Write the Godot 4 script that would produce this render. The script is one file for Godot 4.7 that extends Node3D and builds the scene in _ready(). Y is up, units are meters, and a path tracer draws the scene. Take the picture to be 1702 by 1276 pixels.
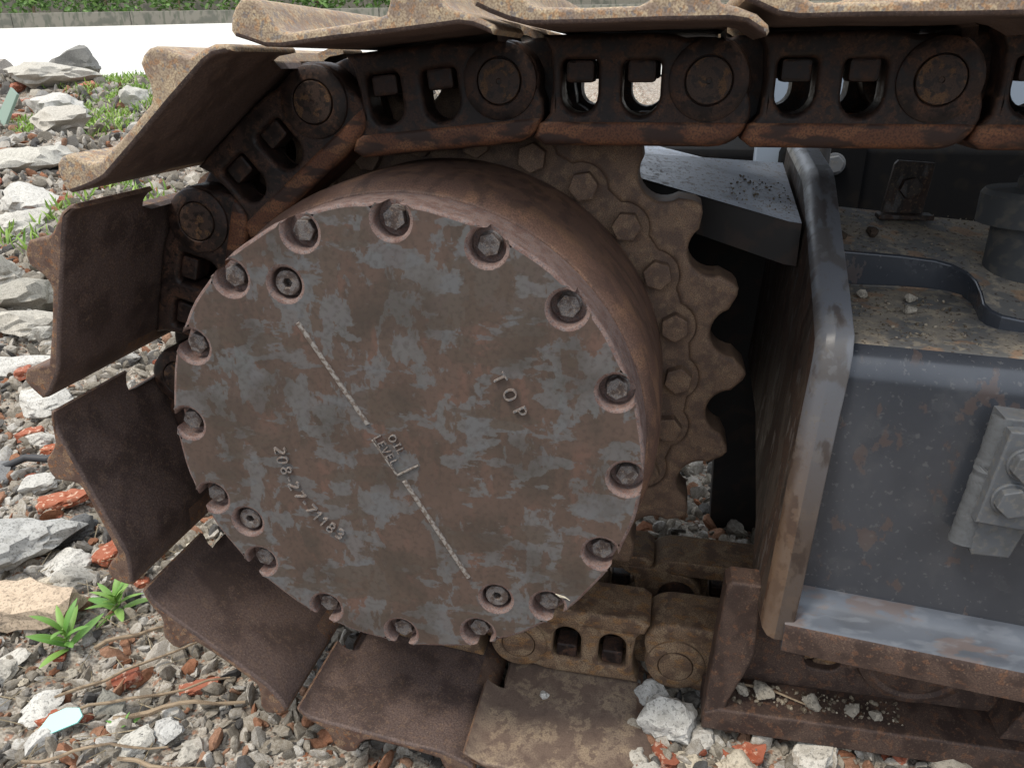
extends Node3D
# Close view of the drive end of a crawler excavator's track, standing on demolition rubble.
# x runs along the track, y up, z towards the camera; the drive axle is the z axis.

const PITCH := 0.2286
var rng := RandomNumberGenerator.new()
var mats := {}
var taken := {}

class Soup:
	var v := PackedVector3Array()
	var c := PackedColorArray()
	var tint := Color(1, 1, 1)
	func tri(a: Vector3, b: Vector3, d: Vector3, hint: Vector3):
		var n := (d - a).cross(b - a)
		if n.length_squared() < 1e-19:
			return
		if n.dot(hint) < 0.0:
			v.append(a); v.append(d); v.append(b)
		else:
			v.append(a); v.append(b); v.append(d)
		c.append(tint); c.append(tint); c.append(tint)
	func quad(a: Vector3, b: Vector3, d: Vector3, e: Vector3, hint: Vector3):
		tri(a, b, d, hint)
		tri(a, d, e, hint)
	func add(o: Soup, xf := Transform3D()):
		var flip := xf.basis.determinant() < 0.0
		for k in range(0, o.v.size(), 3):
			v.append(xf * o.v[k])
			v.append(xf * o.v[k + (2 if flip else 1)])
			v.append(xf * o.v[k + (1 if flip else 2)])
			c.append(o.c[k]); c.append(o.c[k + 1]); c.append(o.c[k + 2])

# ---------------------------------------------------------------- meshes
func commit(pairs: Array, crease := 40.0) -> ArrayMesh:
	var am := ArrayMesh.new()
	var limit := cos(deg_to_rad(crease))
	for pr in pairs:
		var s: Soup = pr[0]
		var n := s.v.size()
		if n == 0:
			continue
		var fn := PackedVector3Array()
		fn.resize(n / 3)
		var at := {}
		for f in n / 3:
			var a := s.v[f * 3]
			fn[f] = (s.v[f * 3 + 2] - a).cross(s.v[f * 3 + 1] - a)
			for k in 3:
				var p := s.v[f * 3 + k]
				var key := Vector3i((p * 20000.0).round())
				if at.has(key):
					at[key].append(f)
				else:
					at[key] = [f]
		var nv := PackedVector3Array()
		nv.resize(n)
		for f in n / 3:
			var me := fn[f].normalized()
			for k in 3:
				var sum := Vector3.ZERO
				for g in at[Vector3i((s.v[f * 3 + k] * 20000.0).round())]:
					var w := fn[g]
					if w.dot(me) > limit * w.length():
						sum += w
				nv[f * 3 + k] = sum.normalized() if sum.length_squared() > 0.0 else me
		var arr := []
		arr.resize(Mesh.ARRAY_MAX)
		arr[Mesh.ARRAY_VERTEX] = s.v
		arr[Mesh.ARRAY_NORMAL] = nv
		arr[Mesh.ARRAY_COLOR] = s.c
		am.add_surface_from_arrays(Mesh.PRIMITIVE_TRIANGLES, arr)
		am.surface_set_material(am.get_surface_count() - 1, pr[1])
	return am

func inset(poly: PackedVector2Array, d: float) -> PackedVector2Array:
	var out := PackedVector2Array()
	var n := poly.size()
	for i in n:
		var a := (poly[i] - poly[(i + n - 1) % n]).normalized()
		var b := (poly[(i + 1) % n] - poly[i]).normalized()
		var na := Vector2(a.y, -a.x)
		var nb := Vector2(b.y, -b.x)
		out.append(poly[i] - (na + nb) / maxf(0.35, 1.0 + na.dot(nb)) * d)
	return out

func turned(poly: PackedVector2Array, ccw: bool) -> PackedVector2Array:
	var q := poly.duplicate()
	if Geometry2D.is_polygon_clockwise(q) == ccw:   # Godot's test assumes y down, ours is y up
		q.reverse()
	var area := 0.0
	for i in q.size():
		area += q[i].cross(q[(i + 1) % q.size()])
	if (area > 0.0) != ccw:
		q.reverse()
	return q

func earclip(poly: PackedVector2Array) -> PackedInt32Array:
	var idx := []
	for i in poly.size():
		idx.append(i)
	var out := PackedInt32Array()
	var guard := 0
	var i := 0
	while idx.size() > 3 and guard < idx.size() + 2:
		var n := idx.size()
		i = i % n
		var ia: int = idx[(i + n - 1) % n]
		var ib: int = idx[i]
		var ic: int = idx[(i + 1) % n]
		var a := poly[ia]
		var b := poly[ib]
		var c := poly[ic]
		var ok := (b - a).cross(c - b) > 1e-13
		if ok:
			for k in idx:
				var p := poly[k]
				if p == a or p == b or p == c:
					continue
				if (b - a).cross(p - a) > -1e-13 and (c - b).cross(p - b) > -1e-13 and (a - c).cross(p - c) > -1e-13:
					ok = false
					break
		if ok or guard == n + 1:
			out.append(ia); out.append(ib); out.append(ic)
			idx.remove_at(i)
			guard = 0
			i += 1 if i % 2 == 0 else 0
		else:
			i += 1
			guard += 1
	if idx.size() == 3:
		out.append(idx[0]); out.append(idx[1]); out.append(idx[2])
	return out

func cap(s: Soup, outer: PackedVector2Array, holes: Array, z: float, hint: Vector3):
	var poly := outer.duplicate()
	var tris: PackedInt32Array
	if holes.is_empty():
		tris = Geometry2D.triangulate_polygon(poly)
		if tris.is_empty():
			tris = earclip(poly)
	elif outer.size() > 300:
		fill_cap(s, outer, holes, z, hint)
		return
	else:
		for h in holes:
			var best := INF
			var bi := 0
			var bj := 0
			for i in poly.size():
				for j in range(0, h.size(), 2):
					var d: float = poly[i].distance_squared_to(h[j])
					if d < best:
						best = d; bi = i; bj = j
			var np := PackedVector2Array()
			for i in bi + 1:
				np.append(poly[i])
			for j in h.size() + 1:
				np.append(h[(bj + j) % h.size()])
			for i in range(bi, poly.size()):
				np.append(poly[i])
			poly = np
		tris = earclip(poly)
	for k in range(0, tris.size(), 3):
		s.tri(Vector3(poly[tris[k]].x, poly[tris[k]].y, z), Vector3(poly[tris[k + 1]].x, poly[tris[k + 1]].y, z), Vector3(poly[tris[k + 2]].x, poly[tris[k + 2]].y, z), hint)

# a large face with holes: Delaunay over its rims and a loose grid of inner points
func fill_cap(s: Soup, outer: PackedVector2Array, holes: Array, z: float, hint: Vector3):
	var pts := outer.duplicate()
	for h in holes:
		pts.append_array(h)
	var rims := pts.duplicate()
	var q := 0
	for gx in range(-19, 20):
		for gy in range(-19, 20):
			q += 1
			var p := Vector2(gx + 0.31 * sin(q * 1.7), gy + 0.31 * cos(q * 2.3)) * 0.0149
			if not Geometry2D.is_point_in_polygon(p, outer):
				continue
			var ok := true
			for r in rims:
				if r.distance_squared_to(p) < 0.00006:
					ok = false
					break
			for h in holes:
				if Geometry2D.is_point_in_polygon(p, h):
					ok = false
			if ok:
				pts.append(p)
	var tris := Geometry2D.triangulate_delaunay(pts)
	for k in range(0, tris.size(), 3):
		var a := pts[tris[k]]
		var b := pts[tris[k + 1]]
		var c := pts[tris[k + 2]]
		var m := (a + b + c) / 3.0
		if not Geometry2D.is_point_in_polygon(m, outer):
			continue
		var inside := false
		for h in holes:
			if Geometry2D.is_point_in_polygon(m, h):
				inside = true
		if not inside:
			s.tri(Vector3(a.x, a.y, z), Vector3(b.x, b.y, z), Vector3(c.x, c.y, z), hint)

# an extruded plate: caps at zf and zb, its zf rim rounded by bev (and its zb rim by bb)
func slab(outer0: PackedVector2Array, holes0: Array, zf: float, zb: float, bev: float, cs: Soup, bs: Soup, ss: Soup, bb := 0.0, back := true, alt: Soup = null, alt_edges := PackedByteArray(), front := true):
	var sg := signf(zf - zb)
	var outer := turned(outer0, true)
	if alt and alt_edges.size() == outer.size() and outer[0] != outer0[0]:
		var fl := PackedByteArray()
		var m := outer.size()
		for j in m:
			fl.append(alt_edges[(2 * m - 2 - j) % m])
		alt_edges = fl
	var loops := [outer]
	var holes := []
	for h in holes0:
		holes.append(turned(h, false))
		loops.append(holes[-1])
	var rings := []
	if bev > 0.0:
		for k in 4:
			var a := PI / 2 * k / 3.0
			rings.append([bev * (1.0 - sin(a)), zf - sg * bev * (1.0 - cos(a)), true])
	else:
		rings.append([0.0, zf, false])
	if bb > 0.0:
		for k in 3:
			var a := PI / 2 * k / 2.0
			rings.append([bb * (1.0 - cos(a)), zb + sg * bb * (1.0 - sin(a)), k > 0])
	else:
		rings.append([0.0, zb, false])
	for li in loops.size():
		var lp: PackedVector2Array = loops[li]
		var prev := inset(lp, rings[0][0])
		var n := lp.size()
		for r in range(1, rings.size()):
			var cur := inset(lp, rings[r][0])
			for i in n:
				var j := (i + 1) % n
				var e := (lp[j] - lp[i]).normalized()
				var hint := Vector3(e.y, -e.x, 0.05 * sg)
				var dst := bs if rings[r][2] and rings[r - 1][2] else ss
				if alt and li == 0 and alt_edges.size() == n and alt_edges[i] == 1:
					dst = alt
				dst.quad(Vector3(prev[i].x, prev[i].y, rings[r - 1][1]), Vector3(prev[j].x, prev[j].y, rings[r - 1][1]), Vector3(cur[j].x, cur[j].y, rings[r][1]), Vector3(cur[i].x, cur[i].y, rings[r][1]), hint)
			prev = cur
	var hin := []
	for h in holes:
		hin.append(inset(h, rings[0][0]))
	if front:
		cap(cs, inset(outer, rings[0][0]), hin, zf, Vector3(0, 0, sg))
	if back:
		cap(ss, inset(outer, rings[-1][0]), holes, zb, Vector3(0, 0, -sg))

func arc(cx: float, cy: float, r: float, a0: float, a1: float, n: int) -> PackedVector2Array:
	var out := PackedVector2Array()
	for k in n + 1:
		var a := lerpf(a0, a1, float(k) / n)
		out.append(Vector2(cx + r * cos(a), cy + r * sin(a)))
	return out

func ring(r: float, n: int, cx := 0.0, cy := 0.0) -> PackedVector2Array:
	var out := arc(cx, cy, r, 0, TAU, n)
	out.remove_at(n)
	return out

func rect(x0: float, y0: float, x1: float, y1: float, r := 0.0, n := 4) -> PackedVector2Array:
	if r <= 0.0:
		return PackedVector2Array([Vector2(x0, y0), Vector2(x1, y0), Vector2(x1, y1), Vector2(x0, y1)])
	var out := arc(x1 - r, y1 - r, r, 0, PI / 2, n)
	out.append_array(arc(x0 + r, y1 - r, r, PI / 2, PI, n))
	out.append_array(arc(x0 + r, y0 + r, r, PI, PI * 1.5, n))
	out.append_array(arc(x1 - r, y0 + r, r, PI * 1.5, TAU, n))
	return out

# a turned shape about z: points (radius, z); outside lies to the right of the direction of travel towards +z
func lathe(s: Soup, pts: Array, seg := 48, o := Vector3.ZERO):
	for i in pts.size() - 1:
		var a: Vector2 = pts[i]
		var b: Vector2 = pts[i + 1]
		for k in seg:
			var t0 := TAU * k / seg
			var t1 := TAU * (k + 1) / seg
			var d0 := Vector3(cos(t0), sin(t0), 0)
			var d1 := Vector3(cos(t1), sin(t1), 0)
			var dm := (d0 + d1) * 0.5
			var hint := dm * (b.y - a.y) + Vector3(0, 0, a.x - b.x)
			s.quad(o + d0 * a.x + Vector3(0, 0, a.y), o + d1 * a.x + Vector3(0, 0, a.y), o + d1 * b.x + Vector3(0, 0, b.y), o + d0 * b.x + Vector3(0, 0, b.y), hint)

func box(s: Soup, lo: Vector3, hi: Vector3, bev := 0.002):
	slab(rect(lo.x, lo.y, hi.x, hi.y, minf(bev, 0.4 * minf(hi.x - lo.x, hi.y - lo.y)), 2), [], hi.z, lo.z, bev * 0.8, s, s, s, bev * 0.8)

func tube(s: Soup, path: Array, r0: float, r1: float, seg := 8, rough := 0.0):
	var prev := []
	var up := Vector3(0.13, 0.97, 0.2)
	for i in path.size():
		var d: Vector3 = (path[mini(i + 1, path.size() - 1)] - path[maxi(i - 1, 0)]).normalized()
		var side := d.cross(up).normalized()
		var top := side.cross(d)
		var r := lerpf(r0, r1, float(i) / (path.size() - 1)) * (1.0 + rng.randf_range(-rough, rough))
		var cur := []
		for k in seg:
			var a := TAU * k / seg
			cur.append(path[i] + (side * cos(a) + top * sin(a)) * r)
		for k in seg:
			if i > 0:
				var m := (k + 1) % seg
				s.quad(prev[k], prev[m], cur[m], cur[k], (prev[k] + prev[m] + cur[m] + cur[k]) * 0.25 - (path[i] + path[i - 1]) * 0.5)
		if i == 0 or i == path.size() - 1:
			for k in range(1, seg - 1):
				s.tri(cur[0], cur[k], cur[k + 1], d * (-1.0 if i == 0 else 1.0))
		prev = cur

# ---------------------------------------------------------------- nodes
func numbered(called: String) -> String:
	var n: int = taken.get(called, 0)
	taken[called] = n + 1
	return called if n == 0 else "%s_%03d" % [called, n]

func thing(called: String, label: String, category: String, at := Vector3.ZERO, group := "") -> Node3D:
	var o := Node3D.new()
	o.name = numbered(called)
	add_child(o, true)
	o.position = at
	tag(o, label, category, group)
	return o

func tag(o: Node3D, label: String, category: String, group := "", kind := "") -> Node3D:
	if label: o.set_meta("label", label)
	if category: o.set_meta("category", category)
	if group: o.set_meta("group", group)
	if kind: o.set_meta("kind", kind)
	return o

# a named mesh under parent, given its place in the world
func piece(called: String, mesh: Mesh, parent: Node3D = self, xf := Transform3D()) -> MeshInstance3D:
	var o := MeshInstance3D.new()
	o.name = numbered(called) if parent == self else called
	o.mesh = mesh
	parent.add_child(o, true)
	var up := Transform3D()
	var p: Node = parent
	while p != self:
		up = (p as Node3D).transform * up
		p = p.get_parent()
	o.transform = up.affine_inverse() * xf
	return o

func at(x: float, y: float, z: float, turn := 0.0) -> Transform3D:
	return Transform3D(Basis(Vector3(0, 0, 1), turn), Vector3(x, y, z))

# ---------------------------------------------------------------- surfaces
func noise_bytes(size: int, sd: int, freq: float, oct := 4, stretch := Vector2.ONE, kind := FastNoiseLite.TYPE_SIMPLEX_SMOOTH) -> PackedByteArray:
	var nz := FastNoiseLite.new()
	nz.seed = sd
	nz.noise_type = kind
	nz.fractal_octaves = oct
	nz.fractal_gain = 0.6 if oct >= 7 else 0.5
	nz.fractal_type = FastNoiseLite.FRACTAL_FBM if oct > 1 else FastNoiseLite.FRACTAL_NONE
	var w := int(size / stretch.x)
	var h := int(size / stretch.y)
	nz.frequency = freq / maxf(w, h)
	var im := nz.get_seamless_image(w, h, false, false, 0.15, true)
	im.convert(Image.FORMAT_L8)
	if w != size or h != size:
		im.resize(size, size, Image.INTERPOLATE_CUBIC)
	return im.get_data()

func ramp_image(n: PackedByteArray, size: int, lo: float, hi: float, col: Color) -> Image:
	var lut := PackedInt32Array()
	for i in 256:
		var t := smoothstep(lo, hi, i / 255.0) if hi > lo else 1.0 - smoothstep(hi, lo, i / 255.0)
		lut.append(int(col.r8) | int(col.g8) << 8 | int(col.b8) << 16 | int(255.0 * t * col.a) << 24)
	var px := PackedInt32Array()
	px.resize(n.size())
	for i in n.size():
		px[i] = lut[n[i]]
	return Image.create_from_data(size, size, false, Image.FORMAT_RGBA8, px.to_byte_array())

# layers: [frequency, octaves, stretch, lo, hi, colour with strength, roughness, height]; roughness or height below 0 leave those maps alone
func surface(called: String, base: Color, rough: float, layers: Array, tile: float, size := 768, bump_cm := 0.05, world := true) -> StandardMaterial3D:
	var ci := Image.create(size, size, false, Image.FORMAT_RGBA8)
	ci.fill(base)
	var ri := Image.create(size, size, false, Image.FORMAT_RGBA8)
	ri.fill(Color(0.5, rough, 0.0))
	var sd := hash(called) % 9973
	for l in layers:
		sd += 17
		var n := noise_bytes(size, sd, l[0], l[1], l[2], FastNoiseLite.TYPE_CELLULAR if l.size() > 8 else FastNoiseLite.TYPE_SIMPLEX_SMOOTH)
		var col: Color = l[5]
		ci.blend_rect(ramp_image(n, size, l[3], l[4], col), Rect2i(0, 0, size, size), Vector2i.ZERO)
		if l[6] >= 0.0:
			ri.blend_rect(ramp_image(n, size, l[3], l[4], Color(l[7], l[6], 0, minf(1.0, col.a * 1.1))), Rect2i(0, 0, size, size), Vector2i.ZERO)
	var m := StandardMaterial3D.new()
	m.resource_name = called
	m.albedo_texture = ImageTexture.create_from_image(ci)
	var maps := ImageTexture.create_from_image(ri)   # red is height, green is roughness
	m.roughness_texture = maps
	m.roughness_texture_channel = BaseMaterial3D.TEXTURE_CHANNEL_GREEN
	m.roughness = 1.0
	m.metallic_specular = 0.5 if rough < 0.4 else 0.34
	if bump_cm > 0.0:
		m.heightmap_enabled = true
		m.heightmap_scale = bump_cm
		m.heightmap_texture = maps
	m.uv1_triplanar = true
	m.uv1_world_triplanar = world
	m.uv1_triplanar_sharpness = 6.0
	m.uv1_scale = Vector3.ONE / tile
	m.uv1_offset = Vector3(0.37, 0.21, 0.13)
	mats[called] = m
	return m

func plain(called: String, col: Color, rough := 0.7, metal := 0.0) -> StandardMaterial3D:
	var m := StandardMaterial3D.new()
	m.resource_name = called
	m.albedo_color = col
	m.roughness = rough
	m.metallic = metal
	mats[called] = m
	return m

func make_materials():
	var one := Vector2.ONE
	var cover = surface("chipped_paint", Color8(86, 71, 63), 0.6, [
		[6.0, 5, one, 0.35, 0.75, Color8(69, 60, 53, 200), 0.62, 0.48],
		[9.0, 6, Vector2(1, 2), 0.55, 0.75, Color8(102, 77, 67, 140), 0.7, 0.5],
		[6.5, 8, Vector2(1.0, 1.4), 0.50, 0.53, Color8(94, 94, 94, 200), 0.46, 0.54],
		[17.0, 8, Vector2(1, 2.2), 0.55, 0.59, Color8(82, 68, 60, 230), 0.62, 0.48],
		[15.0, 8, Vector2(2.2, 1), 0.60, 0.63, Color8(93, 93, 93, 190), 0.46, 0.54],
		[7.0, 8, Vector2(2.4, 1), 0.62, 0.66, Color8(78, 67, 59, 200), 0.58, 0.49],
		[5.0, 4, one, 0.5, 0.8, Color8(62, 55, 49, 100), -1, 0],
		[70.0, 4, one, 0.45, 0.85, Color8(54, 47, 42, 70), -1, 0]], 0.62, 1024, 0.05, false)
	cover.uv1_offset = Vector3(0.5, 0.52, 0.5)
	surface("pink_rust", Color8(118, 99, 92), 0.66, [
		[10.0, 4, one, 0.4, 0.7, Color8(100, 78, 71, 220), 0.72, 0.5],
		[40.0, 3, one, 0.55, 0.7, Color8(92, 90, 92, 140), 0.55, 0.55],
		[90.0, 3, one, 0.5, 0.8, Color8(70, 52, 46, 150), 0.8, 0.3]], 0.2, 512, 0.04)
	surface("drum_rust", Color8(98, 75, 64), 0.52, [
		[6.0, 4, one, 0.42, 0.72, Color8(126, 95, 74, 180), 0.5, 0.55],
		[9.0, 6, Vector2(1, 2), 0.52, 0.75, Color8(66, 52, 47, 150), 0.6, 0.47],
		[60.0, 3, one, 0.6, 0.8, Color8(126, 100, 84, 110), 0.7, 0.6],
		[120.0, 2, one, 0.3, 0.8, Color8(50, 38, 34, 110), -1, 0.35]], 0.33, 768, 0.05)
	surface("shoe_steel", Color8(95, 80, 74), 0.6, [
		[5.0, 4, one, 0.4, 0.75, Color8(70, 58, 54, 220), 0.55, 0.47],
		[16.0, 4, one, 0.55, 0.8, Color8(112, 92, 80, 130), 0.8, 0.55],
		[50.0, 3, one, 0.6, 0.8, Color8(132, 104, 78, 80), 0.85, 0.6],
		[110.0, 2, one, 0.2, 0.8, Color8(52, 42, 40, 110), -1, 0.35],
		[170.0, 2, one, 0.79, 0.84, Color8(170, 158, 140, 150), 0.9, 0.65]], 0.41, 1024, 0.06)
	surface("shoe_earth", Color8(166, 148, 124), 0.8, [
		[6.0, 4, one, 0.45, 0.75, Color8(136, 118, 104, 230), 0.7, 0.45],
		[14.0, 5, one, 0.55, 0.7, Color8(190, 170, 140, 190), 0.9, 0.6],
		[24.0, 4, one, 0.62, 0.72, Color8(166, 120, 82, 130), 0.85, 0.5],
		[30.0, 4, one, 0.62, 0.72, Color8(116, 112, 112, 190), 0.5, 0.45],
		[100.0, 3, one, 0.3, 0.8, Color8(96, 78, 64, 130), -1, 0.3]], 0.27, 768, 0.1)
	surface("link_rust", Color8(58, 43, 37), 0.55, [  # rust and oil, darkened further for the occlusion among the upper links
		[6.0, 4, one, 0.40, 0.6, Color8(36, 29, 27, 245), 0.42, 0.45],
		[10.0, 6, one, 0.54, 0.76, Color8(88, 60, 44, 170), 0.6, 0.53],
		[30.0, 5, one, 0.62, 0.78, Color8(112, 82, 60, 90), 0.8, 0.55],
		[30.0, 3, one, 0.6, 0.7, Color8(26, 22, 21, 190), 0.35, 0.4],
		[100.0, 2, one, 0.3, 0.8, Color8(34, 27, 25, 120), -1, 0.35]], 0.31, 768, 0.08)
	surface("rail_rust", Color8(98, 63, 45), 0.55, [
		[9.0, 4, Vector2(2.5, 1), 0.5, 0.68, Color8(52, 38, 32, 235), 0.5, 0.45],
		[14.0, 6, Vector2(3, 1), 0.56, 0.74, Color8(130, 90, 62, 160), 0.55, 0.53],
		[90.0, 2, one, 0.4, 0.8, Color8(54, 38, 32, 150), -1, 0.35]], 0.29, 512, 0.06)
	surface("gear_rust", Color8(114, 93, 76), 0.66, [
		[7.0, 4, one, 0.4, 0.7, Color8(88, 71, 61, 220), 0.6, 0.45],
		[10.0, 6, one, 0.56, 0.78, Color8(140, 118, 94, 130), 0.85, 0.54],
		[30.0, 5, one, 0.6, 0.8, Color8(122, 92, 68, 110), 0.75, 0.52],
		[110.0, 2, one, 0.3, 0.8, Color8(60, 46, 40, 120), -1, 0.35]], 0.23, 768, 0.08)
	surface("frame_paint", Color8(61, 64, 70), 0.2, [
		[5.0, 6, Vector2(1, 1.6), 0.45, 0.8, Color8(54, 57, 63, 170), 0.26, 0.50],
		[11.0, 8, Vector2(1, 1.6), 0.70, 0.745, Color8(94, 72, 62, 110), 0.5, 0.485],
		[9.0, 7, one, 0.55, 0.8, Color8(92, 92, 92, 50), 0.5, 0.5],
		[50.0, 5, one, 0.72, 0.80, Color8(118, 116, 112, 80), 0.6, 0.51]], 0.57, 1024, 0.01)
	mats.frame_paint.metallic = 0.2
	surface("arm_paint", Color8(168, 174, 184), 0.36, [  # pale from dust, with the sky reflection put into the colour
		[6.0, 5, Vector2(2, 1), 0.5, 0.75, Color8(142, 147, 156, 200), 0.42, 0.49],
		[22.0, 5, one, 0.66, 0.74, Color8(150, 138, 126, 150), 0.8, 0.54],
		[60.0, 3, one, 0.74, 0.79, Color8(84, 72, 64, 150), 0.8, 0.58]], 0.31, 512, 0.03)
	surface("swept_steel", Color8(78, 82, 89), 0.3, [  # paler than the frame paint: wear, with sky brightness coloured in
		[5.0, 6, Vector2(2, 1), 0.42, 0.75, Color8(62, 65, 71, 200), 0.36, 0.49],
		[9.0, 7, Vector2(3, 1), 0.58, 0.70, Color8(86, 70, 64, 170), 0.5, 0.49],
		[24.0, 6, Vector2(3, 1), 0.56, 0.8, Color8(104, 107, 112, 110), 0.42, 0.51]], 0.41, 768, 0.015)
	surface("frame_dust", Color8(98, 97, 95), 0.6, [
		[4.0, 5, one, 0.38, 0.62, Color8(138, 128, 114, 215), 0.9, 0.52],
		[18.0, 5, one, 0.55, 0.7, Color8(160, 147, 126, 150), 0.95, 0.56],
		[6.0, 6, one, 0.66, 0.76, Color8(150, 108, 78, 120), 0.8, 0.5],
		[36.0, 4, one, 0.72, 0.76, Color8(70, 60, 52, 200), 0.9, 0.6],
		[120.0, 2, one, 0.3, 0.8, Color8(92, 84, 74, 70), -1, 0.4]], 0.37, 1024, 0.06)
	surface("plate_face", Color8(146, 149, 155), 0.34, [
		[5.0, 7, Vector2(1, 2), 0.50, 0.62, Color8(120, 114, 110, 200), 0.5, 0.48],
		[8.0, 7, Vector2(1, 3), 0.58, 0.68, Color8(98, 88, 84, 190), 0.5, 0.47],
		[9.0, 7, one, 0.62, 0.70, Color8(160, 160, 160, 150), 0.42, 0.52],
		[60.0, 4, one, 0.66, 0.8, Color8(150, 138, 120, 110), 0.8, 0.53]], 0.39, 768, 0.02)
	mats.plate_face.vertex_color_use_as_albedo = true
	surface("plate_rust", Color8(60, 52, 47), 0.5, [
		[6.0, 5, Vector2(1, 3), 0.45, 0.56, Color8(56, 42, 35, 230), 0.65, 0.42],
		[16.0, 5, Vector2(1, 4), 0.55, 0.7, Color8(34, 30, 28, 200), 0.55, 0.45],
		[11.0, 4, Vector2(1, 3), 0.68, 0.76, Color8(84, 84, 86, 170), 0.36, 0.55],
		[60.0, 3, one, 0.6, 0.8, Color8(140, 112, 84, 120), 0.85, 0.6],
		[110.0, 2, one, 0.3, 0.8, Color8(50, 42, 38, 110), -1, 0.4]], 0.35, 768, 0.05)
	surface("worn_rust", Color8(118, 94, 74), 0.5, [
		[7.0, 4, Vector2(1, 4), 0.45, 0.7, Color8(94, 66, 48, 230), 0.6, 0.45],
		[16.0, 4, Vector2(1, 4), 0.55, 0.72, Color8(140, 134, 128, 190), 0.4, 0.55],
		[80.0, 3, one, 0.4, 0.8, Color8(80, 58, 44, 140), -1, 0.4]], 0.29, 512, 0.04)
	surface("guard_rust", Color8(82, 66, 58), 0.62, [
		[6.0, 4, one, 0.4, 0.7, Color8(60, 48, 43, 230), 0.6, 0.45],
		[18.0, 4, one, 0.6, 0.75, Color8(112, 78, 58, 150), 0.75, 0.55],
		[70.0, 3, one, 0.66, 0.8, Color8(130, 112, 94, 120), 0.85, 0.6],
		[120.0, 2, one, 0.3, 0.8, Color8(48, 38, 34, 120), -1, 0.38]], 0.33, 768, 0.07)
	surface("bolt_steel", Color8(104, 99, 97), 0.5, [
		[8.0, 4, one, 0.45, 0.7, Color8(70, 58, 52, 220), 0.6, 0.45],
		[22.0, 3, one, 0.6, 0.75, Color8(134, 118, 104, 160), 0.6, 0.55],
		[60.0, 3, one, 0.4, 0.8, Color8(56, 48, 44, 140), -1, 0.4]], 0.11, 512, 0.03)
	surface("grey_steel", Color8(84, 86, 89), 0.4, [
		[8.0, 4, one, 0.5, 0.8, Color8(80, 80, 80, 200), 0.5, 0.45],
		[20.0, 5, one, 0.58, 0.75, Color8(104, 100, 94, 130), 0.6, 0.53]], 0.19, 512, 0.02)
	surface("black_steel", Color8(17, 17, 18), 0.75, [  # darker than black paint: shade under the machine put into the colour
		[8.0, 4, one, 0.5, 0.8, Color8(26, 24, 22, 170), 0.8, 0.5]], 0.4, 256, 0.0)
	surface("soil", Color8(158, 149, 136), 0.95, [
		[8.0, 5, one, 0.45, 0.65, Color8(128, 118, 106, 230), 0.95, 0.4],
		[22.0, 5, one, 0.55, 0.7, Color8(190, 184, 174, 190), 0.95, 0.65],
		[50.0, 4, one, 0.64, 0.7, Color8(146, 92, 66, 150), 0.95, 0.6],
		[70.0, 4, one, 0.6, 0.7, Color8(64, 60, 56, 170), 0.95, 0.3],
		[150.0, 2, one, 0.3, 0.8, Color8(90, 82, 74, 130), -1, 0.4]], 0.83, 1024, 0.4)
	mats.black_steel.metallic_specular = 0.15
	surface("dark_frame", Color8(38, 36, 35), 0.6, [[8.0, 6, one, 0.5, 0.75, Color8(56, 46, 40, 170), 0.7, 0.5]], 0.4, 512, 0.03)  # near-black colour stands for shade in the cavity and on the arm sides
	var conc = surface("concrete_lump", Color8(192, 188, 180), 0.92, [
		[7.0, 5, one, 0.5, 0.7, Color8(168, 164, 156, 210), 0.92, 0.4],
		[26.0, 4, one, 0.6, 0.72, Color8(112, 110, 106, 160), 0.9, 0.3],
		[60.0, 3, one, 0.6, 0.75, Color8(212, 209, 203, 170), 0.92, 0.7],
		[120.0, 2, one, 0.3, 0.8, Color8(150, 146, 138, 120), -1, 0.35]], 0.19, 768, 0.15)
	conc.vertex_color_use_as_albedo = true
	var br = surface("brick_lump", Color8(152, 96, 76), 0.9, [
		[6.0, 5, one, 0.5, 0.68, Color8(142, 80, 58, 220), 0.9, 0.45],
		[10.0, 5, one, 0.62, 0.72, Color8(205, 188, 170, 190), 0.9, 0.6],
		[90.0, 3, one, 0.4, 0.8, Color8(130, 68, 48, 140), -1, 0.35]], 0.17, 512, 0.1)
	br.vertex_color_use_as_albedo = true
	surface("road_concrete", Color8(206, 204, 198), 0.85, [
		[6.0, 5, Vector2(3, 1), 0.45, 0.75, Color8(184, 182, 176, 220), 0.85, 0.5],
		[20.0, 4, one, 0.62, 0.72, Color8(170, 166, 158, 150), 0.85, 0.5]], 4.0, 512, 0.0)
	surface("old_wall", Color8(120, 116, 106), 0.9, [
		[5.0, 5, one, 0.45, 0.7, Color8(92, 92, 84, 210), 0.9, 0.5],
		[18.0, 4, Vector2(1, 4), 0.6, 0.8, Color8(84, 88, 76, 170), 0.9, 0.5]], 3.0, 512, 0.0)
	var leaf = plain("leaf_green", Color(1, 1, 1), 0.55)
	leaf.vertex_color_use_as_albedo = true
	leaf.backlight_enabled = true
	leaf.backlight = Color(0.35, 0.45, 0.12)
	var twig = surface("dry_wood", Color8(140, 122, 100), 0.9, [
		[6.0, 4, Vector2(4, 1), 0.5, 0.7, Color8(98, 82, 66, 210), 0.9, 0.4],
		[60.0, 3, one, 0.5, 0.8, Color8(170, 155, 135, 150), 0.9, 0.6]], 0.1, 256, 0.04)
	plain("black_rubber", Color8(44, 44, 46), 0.6)
	plain("cyan_plastic", Color8(150, 214, 205), 0.4)
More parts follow.
